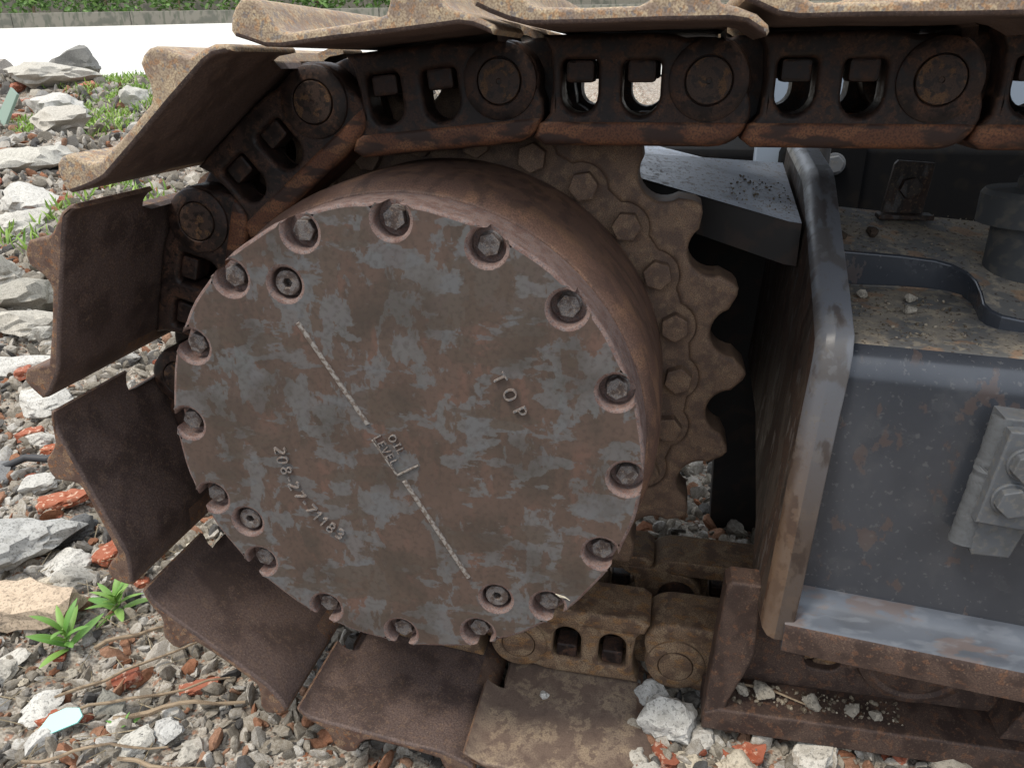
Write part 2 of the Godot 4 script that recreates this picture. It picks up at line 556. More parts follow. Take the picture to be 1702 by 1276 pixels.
	var grit = surface("grit", Color8(240, 238, 234), 0.95, [
		[9.0, 6, one, 0.45, 0.7, Color8(200, 194, 184, 200), 0.95, 0.45],
		[40.0, 5, one, 0.5, 0.75, Color8(168, 160, 148, 170), 0.95, 0.35],
		[110.0, 2, one, 0.4, 0.8, Color8(150, 142, 130, 130), 0.95, 0.3]], 0.09, 512, 0.08)
	grit.vertex_color_use_as_albedo = true
	plain("panel_paint", Color8(128, 138, 150), 0.3)
	surface("weld_metal", Color8(84, 86, 88), 0.5, [
		[20.0, 4, one, 0.4, 0.8, Color8(78, 78, 79, 220), 0.6, 0.4]], 0.1, 256, 0.05)
	plain("lamp_glass", Color8(190, 195, 200), 0.15)

# ---------------------------------------------------------------- the track
func pin_at(k: int) -> Vector2:
	if k <= -1:
		return Vector2(0.0844 + PITCH * (-2 - k), 0.380) if k <= -2 else Vector2(-0.1415, 0.3575)
	match k:
		0: return Vector2(-0.319, 0.212)
		1: return Vector2(-0.386, -0.012)
		2: return Vector2(-0.312, -0.232)
		3: return Vector2(-0.126, -0.375)
		4: return Vector2(0.103, -0.404)
	return Vector2(0.103 + 0.231 * (k - 4), -0.404 - 0.005 * (k - 4))

# frame of link k: x from pin k towards pin k + 1, y outwards, z away from the camera
func link_frame(k: int, d := 0.0) -> Transform3D:
	var p := pin_at(k)
	var t := (pin_at(k + 1) - p).normalized()
	var n := Vector2(t.y, -t.x)
	if n.dot(p) < 0.0 and k < 5 or k >= 4 and n.y > 0.0:
		n = -n
	return Transform3D(Basis(Vector3(t.x, t.y, 0), Vector3(n.x, n.y, 0), Vector3(0, 0, -1)), Vector3(p.x + n.x * d, p.y + n.y * d, 0))

func shoe_profile() -> PackedVector2Array:
	var p := PackedVector2Array([Vector2(-0.037, 0.038), Vector2(-0.031, 0.043), Vector2(-0.02, 0.0485), Vector2(-0.008, 0.0505), Vector2(0.05, 0.0505), Vector2(0.11, 0.0505), Vector2(0.166, 0.0505), Vector2(0.182, 0.054), Vector2(0.2, 0.061), Vector2(0.211, 0.066)])
	for q in [Vector2(0.2145, 0.071), Vector2(0.211, 0.08), Vector2(0.205, 0.089), Vector2(0.198, 0.0955), Vector2(0.19, 0.0965), Vector2(0.182, 0.093), Vector2(0.176, 0.085), Vector2(0.170, 0.073), Vector2(0.164, 0.066), Vector2(0.155, 0.0632), Vector2(0.11, 0.0628), Vector2(0.068, 0.0632), Vector2(0.060, 0.0665), Vector2(0.054, 0.075), Vector2(0.050, 0.086), Vector2(0.046, 0.0935), Vector2(0.038, 0.0975), Vector2(0.029, 0.0975), Vector2(0.020, 0.0935), Vector2(0.013, 0.084), Vector2(0.007, 0.072), Vector2(0.0, 0.0645), Vector2(-0.012, 0.0605), Vector2(-0.028, 0.0545), Vector2(-0.038, 0.047), Vector2(-0.0405, 0.042)]:
		p.append(q)
	return p

func make_shoe(variant: int) -> ArrayMesh:
	var inner := Soup.new()
	var ends := Soup.new()
	var prof := shoe_profile()
	# dents and wear along the rims
	rng.seed = 100 + variant
	for i in prof.size():
		prof[i] += Vector2(rng.randf_range(-1, 1), rng.randf_range(-1, 1)) * 0.0011
	var flags := PackedByteArray()
	for i in prof.size():
		flags.append(1 if i < 9 else 0)
	var cut := PackedVector2Array()     # the lip is notched where the links pass
	for q in prof:
		cut.append(Vector2(maxf(q.x, -0.012 + 0.02 * (q.y - 0.05)), q.y))
	var notched := PackedVector2Array()
	for q in cut:
		if notched.is_empty() or notched[-1].distance_to(q) > 0.0008:
			notched.append(q)
	var nf := PackedByteArray()
	for i in notched.size():
		nf.append(1 if notched[i].y < 0.0525 and notched[i].x < 0.19 else 0)
	var bounds := [0.0, 0.135, 0.27, 0.335, 0.47, 0.6]
	for s in 5:
		var edge := s == 0 or s == 4
		var p := prof if s % 2 == 0 else notched
		var f := flags if s % 2 == 0 else nf
		slab(p, [], bounds[s], bounds[s + 1], 0.004 if s == 0 else 0.0, ends, ends, ends, 0.003 if s == 4 else 0.0, s % 2 == 0, inner, f, s % 2 == 0)
	return commit([[inner, mats.shoe_dusty if variant == 5 else mats.shoe_steel], [ends, mats.shoe_earth if variant < 2 else mats.shoe_mid]], 50.0)

func window(t0: float, t1: float, d0: float, d1: float) -> PackedVector2Array:
	var r := (t1 - t0) * 0.5
	var out := arc(t1 - 0.006, d1 - 0.006, 0.006, 0, PI / 2, 3)
	out.append_array(arc(t0 + 0.006, d1 - 0.006, 0.006, PI / 2, PI, 3))
	out.append_array(arc((t0 + t1) / 2, d0 + r, r, PI, TAU, 10))
	return out

func make_link(low: bool) -> ArrayMesh:
	var s := Soup.new()
	var rail := Soup.new()
	var out := arc(0, 0.0, 0.0445, PI * 0.62, PI * 1.08, 9)
	for q in [Vector2(-0.0465, -0.025), Vector2(-0.0465, -0.038), Vector2(-0.042, -0.05), Vector2(-0.034, -0.060), Vector2(-0.024, -0.0655), Vector2(-0.01, -0.067), Vector2(0.176, -0.066), Vector2(0.186, -0.060), Vector2(0.182, -0.046), Vector2(0.172, -0.034), Vector2(0.169, 0.0), Vector2(0.172, 0.03), Vector2(0.180, 0.047), Vector2(0.060, 0.048), Vector2(0.040, 0.046), Vector2(0.026, 0.0425), Vector2(0.012, 0.0435)]:
		out.append(q)
	var w1 := window(0.1185, 0.159, -0.034, 0.022)
	var w2 := window(0.0505, 0.0925, -0.036, 0.0205)
	slab(out, [w1, w2], 0.182, 0.226, 0.0065, s, s, s, 0.003)
	# boss round the pin, with its groove
	lathe(s, [Vector2(0.0425, -0.184), Vector2(0.0415, -0.179), Vector2(0.037, -0.1768), Vector2(0.0265, -0.176), Vector2(0.0255, -0.1768), Vector2(0.0252, -0.182)], 40, Vector3.ZERO)
	# the rail the rollers run on
	var r := PackedVector2Array([Vector2(-0.044, -0.043), Vector2(-0.0415, -0.050), Vector2(-0.036, -0.057), Vector2(-0.028, -0.063), Vector2(-0.018, -0.067), Vector2(-0.006, -0.0685), Vector2(0.178, -0.0685), Vector2(0.19, -0.060), Vector2(0.184, -0.044), Vector2(0.172, -0.0405), Vector2(0.02, -0.0405), Vector2(-0.036, -0.0405)])
	slab(r, [], 0.1800, 0.262, 0.007, rail, rail, rail, 0.004)
	# the inner end that reaches round the next pin
	var inner := arc(0.2286, 0.0, 0.043, -PI * 0.55, PI * 0.6, 16)
	for q in [Vector2(0.2, 0.045), Vector2(0.14, 0.047), Vector2(0.13, 0.03), Vector2(0.165, 0.0), Vector2(0.16, -0.03), Vector2(0.13, -0.05), Vector2(0.2, -0.05)]:
		inner.append(q)
	slab(inner, [], 0.2275, 0.263, 0.004, s, s, s, 0.003)
	for k in range(0, s.v.size()):
		if s.v[k].z < 0.0:
			s.v[k].z = -s.v[k].z
	return commit([[s, mats.link_earth if low else mats.link_rust], [rail, mats.link_earth if low else mats.rail_rust]], 42.0)

func make_pin(low: bool) -> ArrayMesh:
	var s := Soup.new()
	lathe(s, [Vector2(0.0243, -0.19), Vector2(0.0243, -0.1768), Vector2(0.0234, -0.1755), Vector2(0.017, -0.1750), Vector2(0.0033, -0.1749), Vector2(0.0028, -0.176), Vector2(0.0, -0.1765)], 36)
	var flipped := Soup.new()
	flipped.add(s, Transform3D(Basis(Vector3(1, 0, 0), Vector3(0, 1, 0), Vector3(0, 0, -1)), Vector3.ZERO))
	return commit([[flipped, mats.link_earth if low else mats.link_pin]], 40.0)

func hex_head(r: float, h: float, washer := 0.0, turn := 0.0) -> Soup:
	var s := Soup.new()
	var hexa := PackedVector2Array()
	for k in 6:
		for q in [-0.05, 0.05]:
			var a: float = TAU * (k + q) / 6.0 + turn
			hexa.append(Vector2(cos(a), sin(a)) * r * 1.12)
	slab(hexa, [], h, 0.0, r * 0.12, s, s, s, 0.0, false)
	if washer > 0.0:
		lathe(s, [Vector2(washer, -0.001), Vector2(washer, h * 0.16), Vector2(washer * 0.94, h * 0.22), Vector2(r * 0.8, h * 0.24)], 28)
	return s

func build_track(root: Node3D):
	mats.shoe_mid = surface("shoe_edge", Color8(106, 86, 74), 0.66, [
		[7.0, 4, Vector2.ONE, 0.45, 0.7, Color8(84, 66, 58, 220), 0.6, 0.45],
		[16.0, 5, Vector2.ONE, 0.58, 0.72, Color8(140, 114, 88, 170), 0.85, 0.6],
		[26.0, 4, Vector2.ONE, 0.64, 0.72, Color8(150, 96, 58, 130), 0.8, 0.5],
		[100.0, 3, Vector2.ONE, 0.3, 0.8, Color8(70, 54, 46, 130), -1, 0.35]], 0.27, 768, 0.08)
	mats.shoe_dusty = surface("shoe_dusty", Color8(104, 88, 78), 0.8, [
		[5.0, 5, Vector2.ONE, 0.38, 0.7, Color8(132, 116, 100, 210), 0.92, 0.54],
		[9.0, 7, Vector2.ONE, 0.54, 0.68, Color8(150, 132, 110, 160), 0.95, 0.57],
		[24.0, 7, Vector2.ONE, 0.6, 0.7, Color8(90, 75, 68, 170), 0.6, 0.46],
		[120.0, 2, Vector2.ONE, 0.3, 0.8, Color8(84, 70, 60, 110), -1, 0.35]], 0.37, 768, 0.08)
	mats.link_earth = surface("link_earth", Color8(122, 99, 77), 0.7, [
		[6.0, 4, Vector2.ONE, 0.42, 0.7, Color8(88, 69, 56, 210), 0.6, 0.47],
		[9.0, 6, Vector2.ONE, 0.52, 0.74, Color8(146, 124, 98, 180), 0.9, 0.56],
		[16.0, 4, Vector2(2, 1), 0.6, 0.74, Color8(146, 104, 62, 130), 0.7, 0.53],
		[100.0, 2, Vector2.ONE, 0.3, 0.8, Color8(56, 44, 38, 120), -1, 0.35]], 0.29, 768, 0.08)
	mats.link_pin = surface("pin_steel", Color8(66, 52, 45), 0.5, [
		[5.0, 6, Vector2.ONE, 0.56, 0.68, Color8(112, 82, 56, 170), 0.7, 0.55],
		[12.0, 4, Vector2.ONE, 0.55, 0.7, Color8(36, 31, 29, 210), 0.4, 0.45],
		[60.0, 3, Vector2.ONE, 0.5, 0.8, Color8(40, 32, 29, 130), -1, 0.35]], 0.13, 512, 0.06)
	var shoes := [make_shoe(0), make_shoe(1), make_shoe(2), make_shoe(3), make_shoe(4), make_shoe(5)]
	var links := [make_link(false), make_link(true)]
	var pins := [make_pin(false), make_pin(true)]
	var nut := Soup.new()
	box(nut, Vector3(-0.0155, -0.002, 0.188), Vector3(0.0155, 0.0215, 0.222), 0.004)
	var nut_mesh := commit([[nut, mats.link_rust]], 35.0)
	var bush := Soup.new()
	lathe(bush, [Vector2(0.0, -0.337), Vector2(0.031, -0.337), Vector2(0.031, -0.263), Vector2(0.0, -0.263)], 28)
	var bush_mesh := commit([[bush, mats.link_rust]], 40.0)
	for k in range(-7, 7):
		var fr := link_frame(k)
		var shoe: ArrayMesh = shoes[absi(k) % 2 if k <= -1 else (5 if k == 4 else 2 + k % 3)]
		if k <= 4:
			piece("track_shoe", shoe, root, fr)
		var far := fr * Transform3D(Basis(Vector3(1, 0, 0), Vector3(0, 1, 0), Vector3(0, 0, -1)), Vector3(0, 0, 0.6))
		for side in 2:
			var base := fr if side == 0 else far
			var l := piece("track_link", links[int(k >= 3)], root, base)
			piece("pin", pins[int(k >= 3)], l, base)
			for t in [0.0715, 0.139]:
				piece("shoe_nut", nut_mesh, l, base * Transform3D(Basis(), Vector3(t, 0, 0)))
		piece("bushing", bush_mesh, root, at(fr.origin.x, fr.origin.y, 0))

# ---------------------------------------------------------------- final drive
func place_text(body: String, size: float, p: Vector2, turn: float, parent: Node3D, called: String, deep := 0.0045):
	var tm := TextMesh.new()
	tm.text = body
	var f := SystemFont.new()
	f.font_names = PackedStringArray(["Droid Sans"])
	tm.font = f
	tm.font_size = 64
	tm.pixel_size = size / 64.0 * 1.38
	tm.depth = deep
	tm.curve_step = 1.0
	tm.material = mats.cast_letter
	piece(called, tm, parent, Transform3D(Basis(Vector3(0, 0, 1), turn), Vector3(p.x, p.y, deep * 0.2)))

func bar(s: Soup, a: Vector2, b: Vector2, w: float, h: float):
	var d := (b - a).normalized()
	var n := Vector2(-d.y, d.x) * w * 0.5
	slab(PackedVector2Array([a - n, b - n, b + n * 0.9, a + n * 0.9]), [], h, -0.001, minf(w * 0.35, h * 0.8), s, s, s, 0.0, false)

func build_drive(root: Node3D):
	# cover plate: sixteen bolt pockets open to the rim, three plug holes, cast letters
	var face := Soup.new()
	var rim := Soup.new()
	var wall := Soup.new()
	var R := 0.2735
	var rb := 0.2563
	var rn := 0.0189
	var phi := 1.92
	var outer := PackedVector2Array()
	var cosw := (R * R + rb * rb - rn * rn) / (2.0 * R * rb)
	var half := acos(cosw)
	for k in 16:
		var a := phi - PI / 8 * k
		var c := Vector2(cos(a), sin(a)) * rb
		# pocket from the later rim point round the inside to the earlier one (clockwise round the plate)
		var p0 := Vector2(cos(a + half), sin(a + half)) * R
		var p1 := Vector2(cos(a - half), sin(a - half)) * R
		var s0 := (p0 - c).angle()
		var s1 := (p1 - c).angle()
		while s1 < s0:
			s1 += TAU
		for q in 17:
			var t := lerpf(s0, s1, q / 16.0)
			outer.append(c + Vector2(cos(t), sin(t)) * rn)
		for q in range(1, 6):
			var t := lerpf(a - half, a - PI / 8 + half, q / 6.0)
			outer.append(Vector2(cos(t), sin(t)) * (R + 0.0006 * sin(t * 23.0)))
	var plugs := [Vector2(-0.111, 0.185), Vector2(0.111, -0.187), Vector2(-0.1985, -0.1165)]
	var holes := []
	for p in plugs:
		holes.append(ring(0.0178, 28, p.x, p.y))
	slab(outer, holes, 0.0, -0.021, 0.0042, face, rim, wall, 0.0, false)
	lathe(wall, [Vector2(R, -0.062), Vector2(R, -0.0205), Vector2(0.0, -0.0205)], 96)
	var cover := piece("drive_cover", commit([[face, mats.chipped_paint], [rim, mats.pink_rust], [wall, mats.pink_rust]], 50.0), root)
	for k in 16:
		var a := phi - PI / 8 * k
		var b := commit([[hex_head(0.0108, 0.0115, 0.0128, k * 1.7), mats.bolt_steel]], 30.0)
		piece("cover_bolt", b, cover, at(cos(a) * rb, sin(a) * rb, -0.0204))
	for p in plugs:
		var s := Soup.new()
		slab(ring(0.0138, 28), [PackedVector2Array(ring(0.0052, 6))], -0.005, -0.0204, 0.0015, s, s, s, 0.0, false)
		lathe(s, [Vector2(0.0056, -0.0155), Vector2(0.0, -0.0155)], 12)
		var g := piece("cover_plug", commit([[s, mats.bolt_steel]], 35.0), cover, at(p.x, p.y, 0))
	var word := "208-27-71183"
	var degs := [-174.5, -169.7, -164.3, -159.6, -155.6, -150.2, -146.0, -141.6, -137.3, -133.2, -128.6, -123.2]
	for i in word.length():
		var th := deg_to_rad(degs[i])
		place_text(word[i], 0.0140, Vector2(cos(th), sin(th)) * 0.1425, th + PI * 0.5, cover, "cast_number")
	var tilt := deg_to_rad(-59.4)
	for q in [["T", Vector2(0.1195, 0.0955)], ["O", Vector2(0.1305, 0.0775)], ["P", Vector2(0.1415, 0.059)]]:
		place_text(q[0], 0.0145, q[1], tilt, cover, "cast_letter", 0.005)
	var u := Vector2(cos(tilt), sin(tilt))
	var w := Vector2(-u.y, u.x)
	var mid := Vector2(-0.0115, -0.0075)
	for q in [["O", -0.0085, 0.009], ["I", 0.0005, 0.009], ["L", 0.0075, 0.009], ["L", -0.0165, -0.0065], ["E", -0.0085, -0.0065], ["V", 0.0, -0.0065], ["E", 0.0085, -0.0065], ["L", 0.0165, -0.0065]]:
		place_text(q[0], 0.0095, Vector2(-0.0065, 0.0025) + u * q[1] + w * q[2], tilt, cover, "cast_letter", 0.004)
	var ln := Soup.new()
	bar(ln, Vector2(-0.101, 0.144), Vector2(-0.031, 0.029), 0.0052, 0.003)
	bar(ln, Vector2(0.007, -0.038), Vector2(0.079, -0.161), 0.0052, 0.003)
	bar(ln, Vector2(-0.0275, 0.0105), Vector2(-0.001, -0.032), 0.0022, 0.002)
	bar(ln, Vector2(-0.001, -0.032), Vector2(0.025, -0.0165), 0.0026, 0.002)
	piece("level_line", commit([[ln, mats.pale_scrape]], 30.0), cover)
	# drum behind the cover
	var d := Soup.new()
	lathe(d, [Vector2(0.287, -0.262), Vector2(0.2885, -0.15), Vector2(0.288, -0.105), Vector2(0.2865, -0.088), Vector2(0.282, -0.072), Vector2(0.2765, -0.063), Vector2(0.2735, -0.0605), Vector2(0.2, -0.06)], 128)
	piece("drive_drum", commit([[d, mats.drum_rust]], 60.0), root)
	# sprocket
	var g := Soup.new()
	var gear := PackedVector2Array()
	var step := TAU / 21.0
	var ph0 := deg_to_rad(27.6)
	for k in 21:
		var mid_a := ph0 + step * k       # a valley
		var c := Vector2(cos(mid_a), sin(mid_a)) * 0.3845
		for q in 13:
			gear.append(c + Vector2(cos(mid_a + PI + 1.36 - 2.72 * q / 12.0), sin(mid_a + PI + 1.36 - 2.72 * q / 12.0)) * 0.0335)
		var tip := mid_a + step * 0.5
		for q in [-0.022, -0.012, 0.0, 0.012, 0.022]:
			gear.append(Vector2(cos(tip + q), sin(tip + q)) * (0.3965 - absf(q) * 0.16))
		# raised ring with scallops round the bolts
	var scal := PackedVector2Array()
	for k in 26:
		var a := 1.225 - TAU / 26.0 * (k - 3) - 0.003 * 3
		var c := Vector2(cos(a), sin(a)) * 0.301
		for q in 9:
			var t := a + 0.95 - 1.9 * q / 8.0
			scal.append(c + Vector2(cos(t), sin(t)) * 0.0335)
	slab(gear, [scal], -0.2665, -0.331, 0.0065, g, g, g, 0.0065)
	slab(ring(0.345, 100), [ring(0.276, 72)], -0.2715, -0.325, 0.0, g, g, g)
	var sp := piece("sprocket", commit([[g, mats.gear_rust]], 45.0), root)
	for k in 26:
		var a := 1.225 - TAU / 26.0 * (k - 3) - 0.003 * 3
		var b := commit([[hex_head(0.0166, 0.0175, 0.0, k * 0.83), mats.gear_rust]], 30.0)
		piece("sprocket_bolt", b, sp, at(cos(a) * 0.308, sin(a) * 0.308, -0.2715))
	var mo := Soup.new()
	lathe(mo, [Vector2(0.0, -0.72), Vector2(0.19, -0.72), Vector2(0.22, -0.69), Vector2(0.22, -0.40), Vector2(0.27, -0.38), Vector2(0.27, -0.331)], 48)
	piece("drive_motor", commit([[mo, mats.black_steel]], 40.0), root)

# ---------------------------------------------------------------- track frame
func prism_x(s_cap: Soup, s_bev: Soup, s_side: Soup, zy: PackedVector2Array, x0: float, x1: float, bev: float):
	# zy holds (z, y); the rounded face lies at x0
	var a := Soup.new(); var b := Soup.new(); var c := Soup.new()
	slab(zy, [], x0, x1, bev, a, b, c, 0.002)
	var m := Transform3D(Basis(Vector3(0, 0, 1), Vector3(0, 1, 0), Vector3(1, 0, 0)), Vector3.ZERO)
	s_cap.add(a, m); s_bev.add(b, m); s_side.add(c, m)

func build_frame(root: Node3D):
	# upright end plate with a worn inner edge
	var a := Soup.new(); var b := Soup.new(); var c := Soup.new()
	prism_x(a, b, c, PackedVector2Array([Vector2(-0.064, -0.248), Vector2(-0.069, -0.18), Vector2(-0.076, -0.1), Vector2(-0.083, -0.02), Vector2(-0.0872, 0.03), Vector2(-0.0878, 0.048), Vector2(-0.088, 0.06), Vector2(-0.089, 0.09), Vector2(-0.094, 0.112), Vector2(-0.105, 0.13), Vector2(-0.16, 0.158), Vector2(-0.375, 0.256), Vector2(-0.40, 0.264), Vector2(-0.62, 0.288), Vector2(-0.62, -0.10), Vector2(-0.42, -0.12), Vector2(-0.25, -0.20), Vector2(-0.19, -0.262)]), 0.4465, 0.4835, 0.017)
	for s in [b, c]:
		for k in s.v.size():
			s.c[k] = Color(0.36, 0.355, 0.36).lerp(Color(0.33, 0.215, 0.14) if s == b and s.v[k].z > -0.2 else Color(0.21, 0.15, 0.115), smoothstep(0.085, -0.11, s.v[k].y))
	var lean := Transform3D(Basis(Vector3(0, 0, 1), deg_to_rad(-3.6)), Vector3.ZERO)
	lean.origin = Vector3(0.465, 0.12, 0) - lean.basis * Vector3(0.465, 0.12, 0)
	var ep := piece("end_plate", commit([[a, mats.plate_rust], [b, mats.plate_face], [c, mats.plate_face]], 35.0), root, lean)
	# box of the track frame, its upper front edge rolled
	var f := Soup.new(); var t := Soup.new()
	var prof := PackedVector2Array()
	prof.append(Vector2(-0.110, -0.215)); prof.append(Vector2(-0.094, -0.205)); prof.append(Vector2(-0.090, -0.185))
	prof.append_array(arc(-0.128, 0.078, 0.038, 0.0, PI * 0.44, 10))
	for q in [Vector2(-0.2, 0.119), Vector2(-0.31, 0.127), Vector2(-0.5, 0.13), Vector2(-0.5, -0.215)]:
		prof.append(q)
	var flags := PackedByteArray()
	for i in prof.size():
		flags.append(1 if i >= 12 and i <= 15 else 0)
	slab(prof, [], 0.452, 1.35, 0.0, f, f, f, 0.0, true, t, flags)
	var m := Transform3D(Basis(Vector3(0.15, 0, 1), Vector3(0, 1, 0), Vector3(1, 0, 0)), Vector3(0, 0, 0))
	m = Transform3D(Basis(Vector3(0, 0, 1), Vector3(0, 1, 0), Vector3(1, 0, 0.14)), Vector3(0, 0, -0.14 * 0.484 - 0.008))
	var f2 := Soup.new(); f2.add(f, m)
	var t2 := Soup.new(); t2.add(t, m)
	piece("frame_box", commit([[f2, mats.frame_paint], [t2, mats.frame_dust]], 40.0), root)
	# stepped upper plate
	var up := Soup.new(); var us := Soup.new()
	var cont := PackedVector2Array([Vector2(0.4835, 0.328), Vector2(0.577, 0.327), Vector2(0.615, 0.322), Vector2(0.632, 0.312), Vector2(0.644, 0.294), Vector2(0.648, 0.27), Vector2(0.645, 0.24), Vector2(0.640, 0.212), Vector2(0.643, 0.196), Vector2(0.652, 0.185), Vector2(0.67, 0.179)])
	for q in [Vector2(0.74, 0.172), Vector2(1.35, 0.14), Vector2(1.35, 0.47), Vector2(0.7, 0.47), Vector2(0.4835, 0.492)]:
		cont.append(q)
	slab(cont, [], 0.0, -0.05, 0.003, up, us, us)
	for s in [up, us]:
		for k in s.v.size():
			var p: Vector3 = s.v[k]
			s.v[k] = Vector3(p.x, 0.17 + 0.2 * (p.y - 0.327) - 0.05 * (p.x - 0.52) + p.z, -p.y)
		for k in range(0, s.v.size(), 3):
			var q: Vector3 = s.v[k + 1]
			s.v[k + 1] = s.v[k + 2]
			s.v[k + 2] = q
	var flip_up := Soup.new()
	for s in [up, us]:
		for k in range(0, s.v.size(), 3):
			var q: Vector3 = s.v[k + 1]
			s.v[k + 1] = s.v[k + 2]
			s.v[k + 2] = q
	piece("step_plate", commit([[up, mats.frame_dust], [us, mats.frame_paint]], 30.0), root)
	# weld fillet at the foot of the step
	var wf := Soup.new()
	var wp := []
	for k in 5:
		var q: Vector2 = cont[mini(k, 7)]
		wp.append(Vector3(q.x + 0.002, 0.123 + 0.0 * k, -q.y + 0.004))
	tube(wf, wp, 0.006, 0.006, 8, 0.15)
	piece("weld_bead", commit([[wf, mats.frame_dust]], 60.0), root)
	# flange under the box, its top paler from wear and painted-in sky brightness
	var fl := Soup.new(); var fs := Soup.new()
	var fp := PackedVector2Array([Vector2(-0.20, -0.180), Vector2(-0.093, -0.180), Vector2(-0.0905, -0.194), Vector2(-0.086, -0.204), Vector2(-0.079, -0.2115), Vector2(-0.057, -0.2195), Vector2(-0.051, -0.2235), Vector2(-0.048, -0.230), Vector2(-0.05, -0.262), Vector2(-0.20, -0.266)])
	var fpaint := Soup.new()
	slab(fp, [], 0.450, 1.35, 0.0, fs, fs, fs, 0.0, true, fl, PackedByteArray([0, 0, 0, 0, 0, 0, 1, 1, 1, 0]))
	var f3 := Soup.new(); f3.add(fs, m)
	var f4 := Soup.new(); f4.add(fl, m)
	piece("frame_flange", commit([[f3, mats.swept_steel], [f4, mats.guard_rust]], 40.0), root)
	# arm running in to the drive: sky-bright colour on top, shaded colour on its sides
	var arm_top := Soup.new(); var arm_side := Soup.new()
	var at_pts := [Vector3(0.08, 0.29, -0.40), Vector3(0.236, 0.259, -0.375), Vector3(0.32, 0.238, -0.345), Vector3(0.43, 0.211, -0.303), Vector3(0.4465, 0.2085, -0.305), Vector3(0.4465, 0.254, -0.557), Vector3(0.424, 0.2375, -0.565), Vector3(0.34, 0.252, -0.61), Vector3(0.24, 0.269, -0.67), Vector3(0.08, 0.30, -0.70)]
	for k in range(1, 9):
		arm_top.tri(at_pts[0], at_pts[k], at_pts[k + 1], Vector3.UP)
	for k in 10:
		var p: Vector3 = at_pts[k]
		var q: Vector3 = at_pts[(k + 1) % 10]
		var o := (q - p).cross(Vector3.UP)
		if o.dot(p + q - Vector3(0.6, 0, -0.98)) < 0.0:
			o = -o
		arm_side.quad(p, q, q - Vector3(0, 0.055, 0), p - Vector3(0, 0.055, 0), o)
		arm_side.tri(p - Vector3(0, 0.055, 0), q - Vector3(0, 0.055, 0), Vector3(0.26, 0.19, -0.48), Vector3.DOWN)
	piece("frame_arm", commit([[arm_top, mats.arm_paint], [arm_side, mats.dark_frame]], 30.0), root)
	# dark plate inside the frame, widened to stand in for the shaded cavity
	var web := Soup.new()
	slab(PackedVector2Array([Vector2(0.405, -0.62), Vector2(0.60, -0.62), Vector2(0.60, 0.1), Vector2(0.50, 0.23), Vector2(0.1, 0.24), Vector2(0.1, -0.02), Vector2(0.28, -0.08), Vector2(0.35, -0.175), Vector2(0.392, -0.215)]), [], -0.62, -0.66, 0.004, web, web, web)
	piece("shade_web", commit([[web, mats.dark_frame]], 30.0), root)
	# bolted stop block
	var bk := Soup.new()
	slab(PackedVector2Array([Vector2(0.614, -0.074), Vector2(0.623, -0.091), Vector2(0.660, -0.091), Vector2(0.668, -0.058), Vector2(0.80, -0.07), Vector2(0.80, 0.066), Vector2(0.622, 0.070)]), [], -0.046, -0.078, 0.003, bk, bk, bk)
	slab(PackedVector2Array([Vector2(0.613, -0.043), Vector2(0.66, -0.048), Vector2(0.80, -0.06), Vector2(0.80, 0.060), Vector2(0.624, 0.062)]), [], -0.032, -0.047, 0.003, bk, bk, bk)
	var blk := piece("stop_block", commit([[bk, mats.grey_steel]], 30.0), root)
	for p in [Vector2(0.645, 0.028), Vector2(0.639, -0.012)]:
		var hb := hex_head(0.0145, 0.013, 0.0185, 0.3)
		piece("block_bolt", commit([[hb, mats.grey_steel]], 30.0), blk, at(p.x, p.y, -0.032))
	var wb := Soup.new()
	var wpath := []
	rng.seed = 5
	for k in 17:
		var q := k / 16.0
		var cpt := Vector3(lerpf(0.6265, 0.615, q), lerpf(0.066, -0.078, q), -0.058)
		cpt += Vector3(rng.randf_range(-1, 1) * 0.0004, 0, rng.randf_range(-1, 1) * 0.0004)
		wpath.append(cpt)
		wpath.append(cpt + Vector3(-0.0004, -0.0045, 0.0008))
	tube(wb, wpath, 0.0122, 0.0132, 16, 0.03)
	piece("weld_bead", commit([[wb, mats.weld_metal]], 60.0), blk)
	# grease fitting post on the step plate
	var bs := Soup.new()
	lathe(bs, [Vector2(0.0, -0.1), Vector2(0.042, -0.1), Vector2(0.042, 0.0), Vector2(0.0605, 0.002), Vector2(0.0605, 0.036), Vector2(0.056, 0.042), Vector2(0.024, 0.043), Vector2(0.024, 0.056), Vector2(0.02, 0.058), Vector2(0.02, 0.11), Vector2(0.0, 0.11)], 40)
	piece("frame_post", commit([[bs, mats.post_paint]], 35.0), root, Transform3D(Basis(Vector3(1, 0, 0), -PI / 2), Vector3(0.712, 0.213, -0.315)))
	# small angle bracket with a bolt
	var br := Soup.new()
	slab(PackedVector2Array([Vector2(0.574, 0.19), Vector2(0.628, 0.186), Vector2(0.634, 0.268), Vector2(0.586, 0.271), Vector2(0.582, 0.266)]), [], -0.455, -0.463, 0.0015, br, br, br)
	box(br, Vector3(0.568, 0.193, -0.462), Vector3(0.640, 0.2, -0.435), 0.002)
	var bra := piece("bracket", commit([[br, mats.plate_rust]], 30.0), root)
	piece("bracket_bolt", commit([[hex_head(0.013, 0.011, 0.0, 0.25), mats.plate_rust]], 30.0), bra, at(0.606, 0.235, -0.455))
	# guide guard low on the frame
	var gu := Soup.new()
	slab(PackedVector2Array([Vector2(0.372, -0.44), Vector2(0.397, -0.436), Vector2(0.404, -0.40), Vector2(0.420, -0.352), Vector2(0.430, -0.318), Vector2(0.428, -0.208), Vector2(0.390, -0.207), Vector2(0.384, -0.214)]), [], -0.112, -0.15, 0.005, gu, gu, gu, 0.003)
	piece("guard_upright", commit([[gu, mats.guard_rust]], 35.0), root)
	var gr := Soup.new()
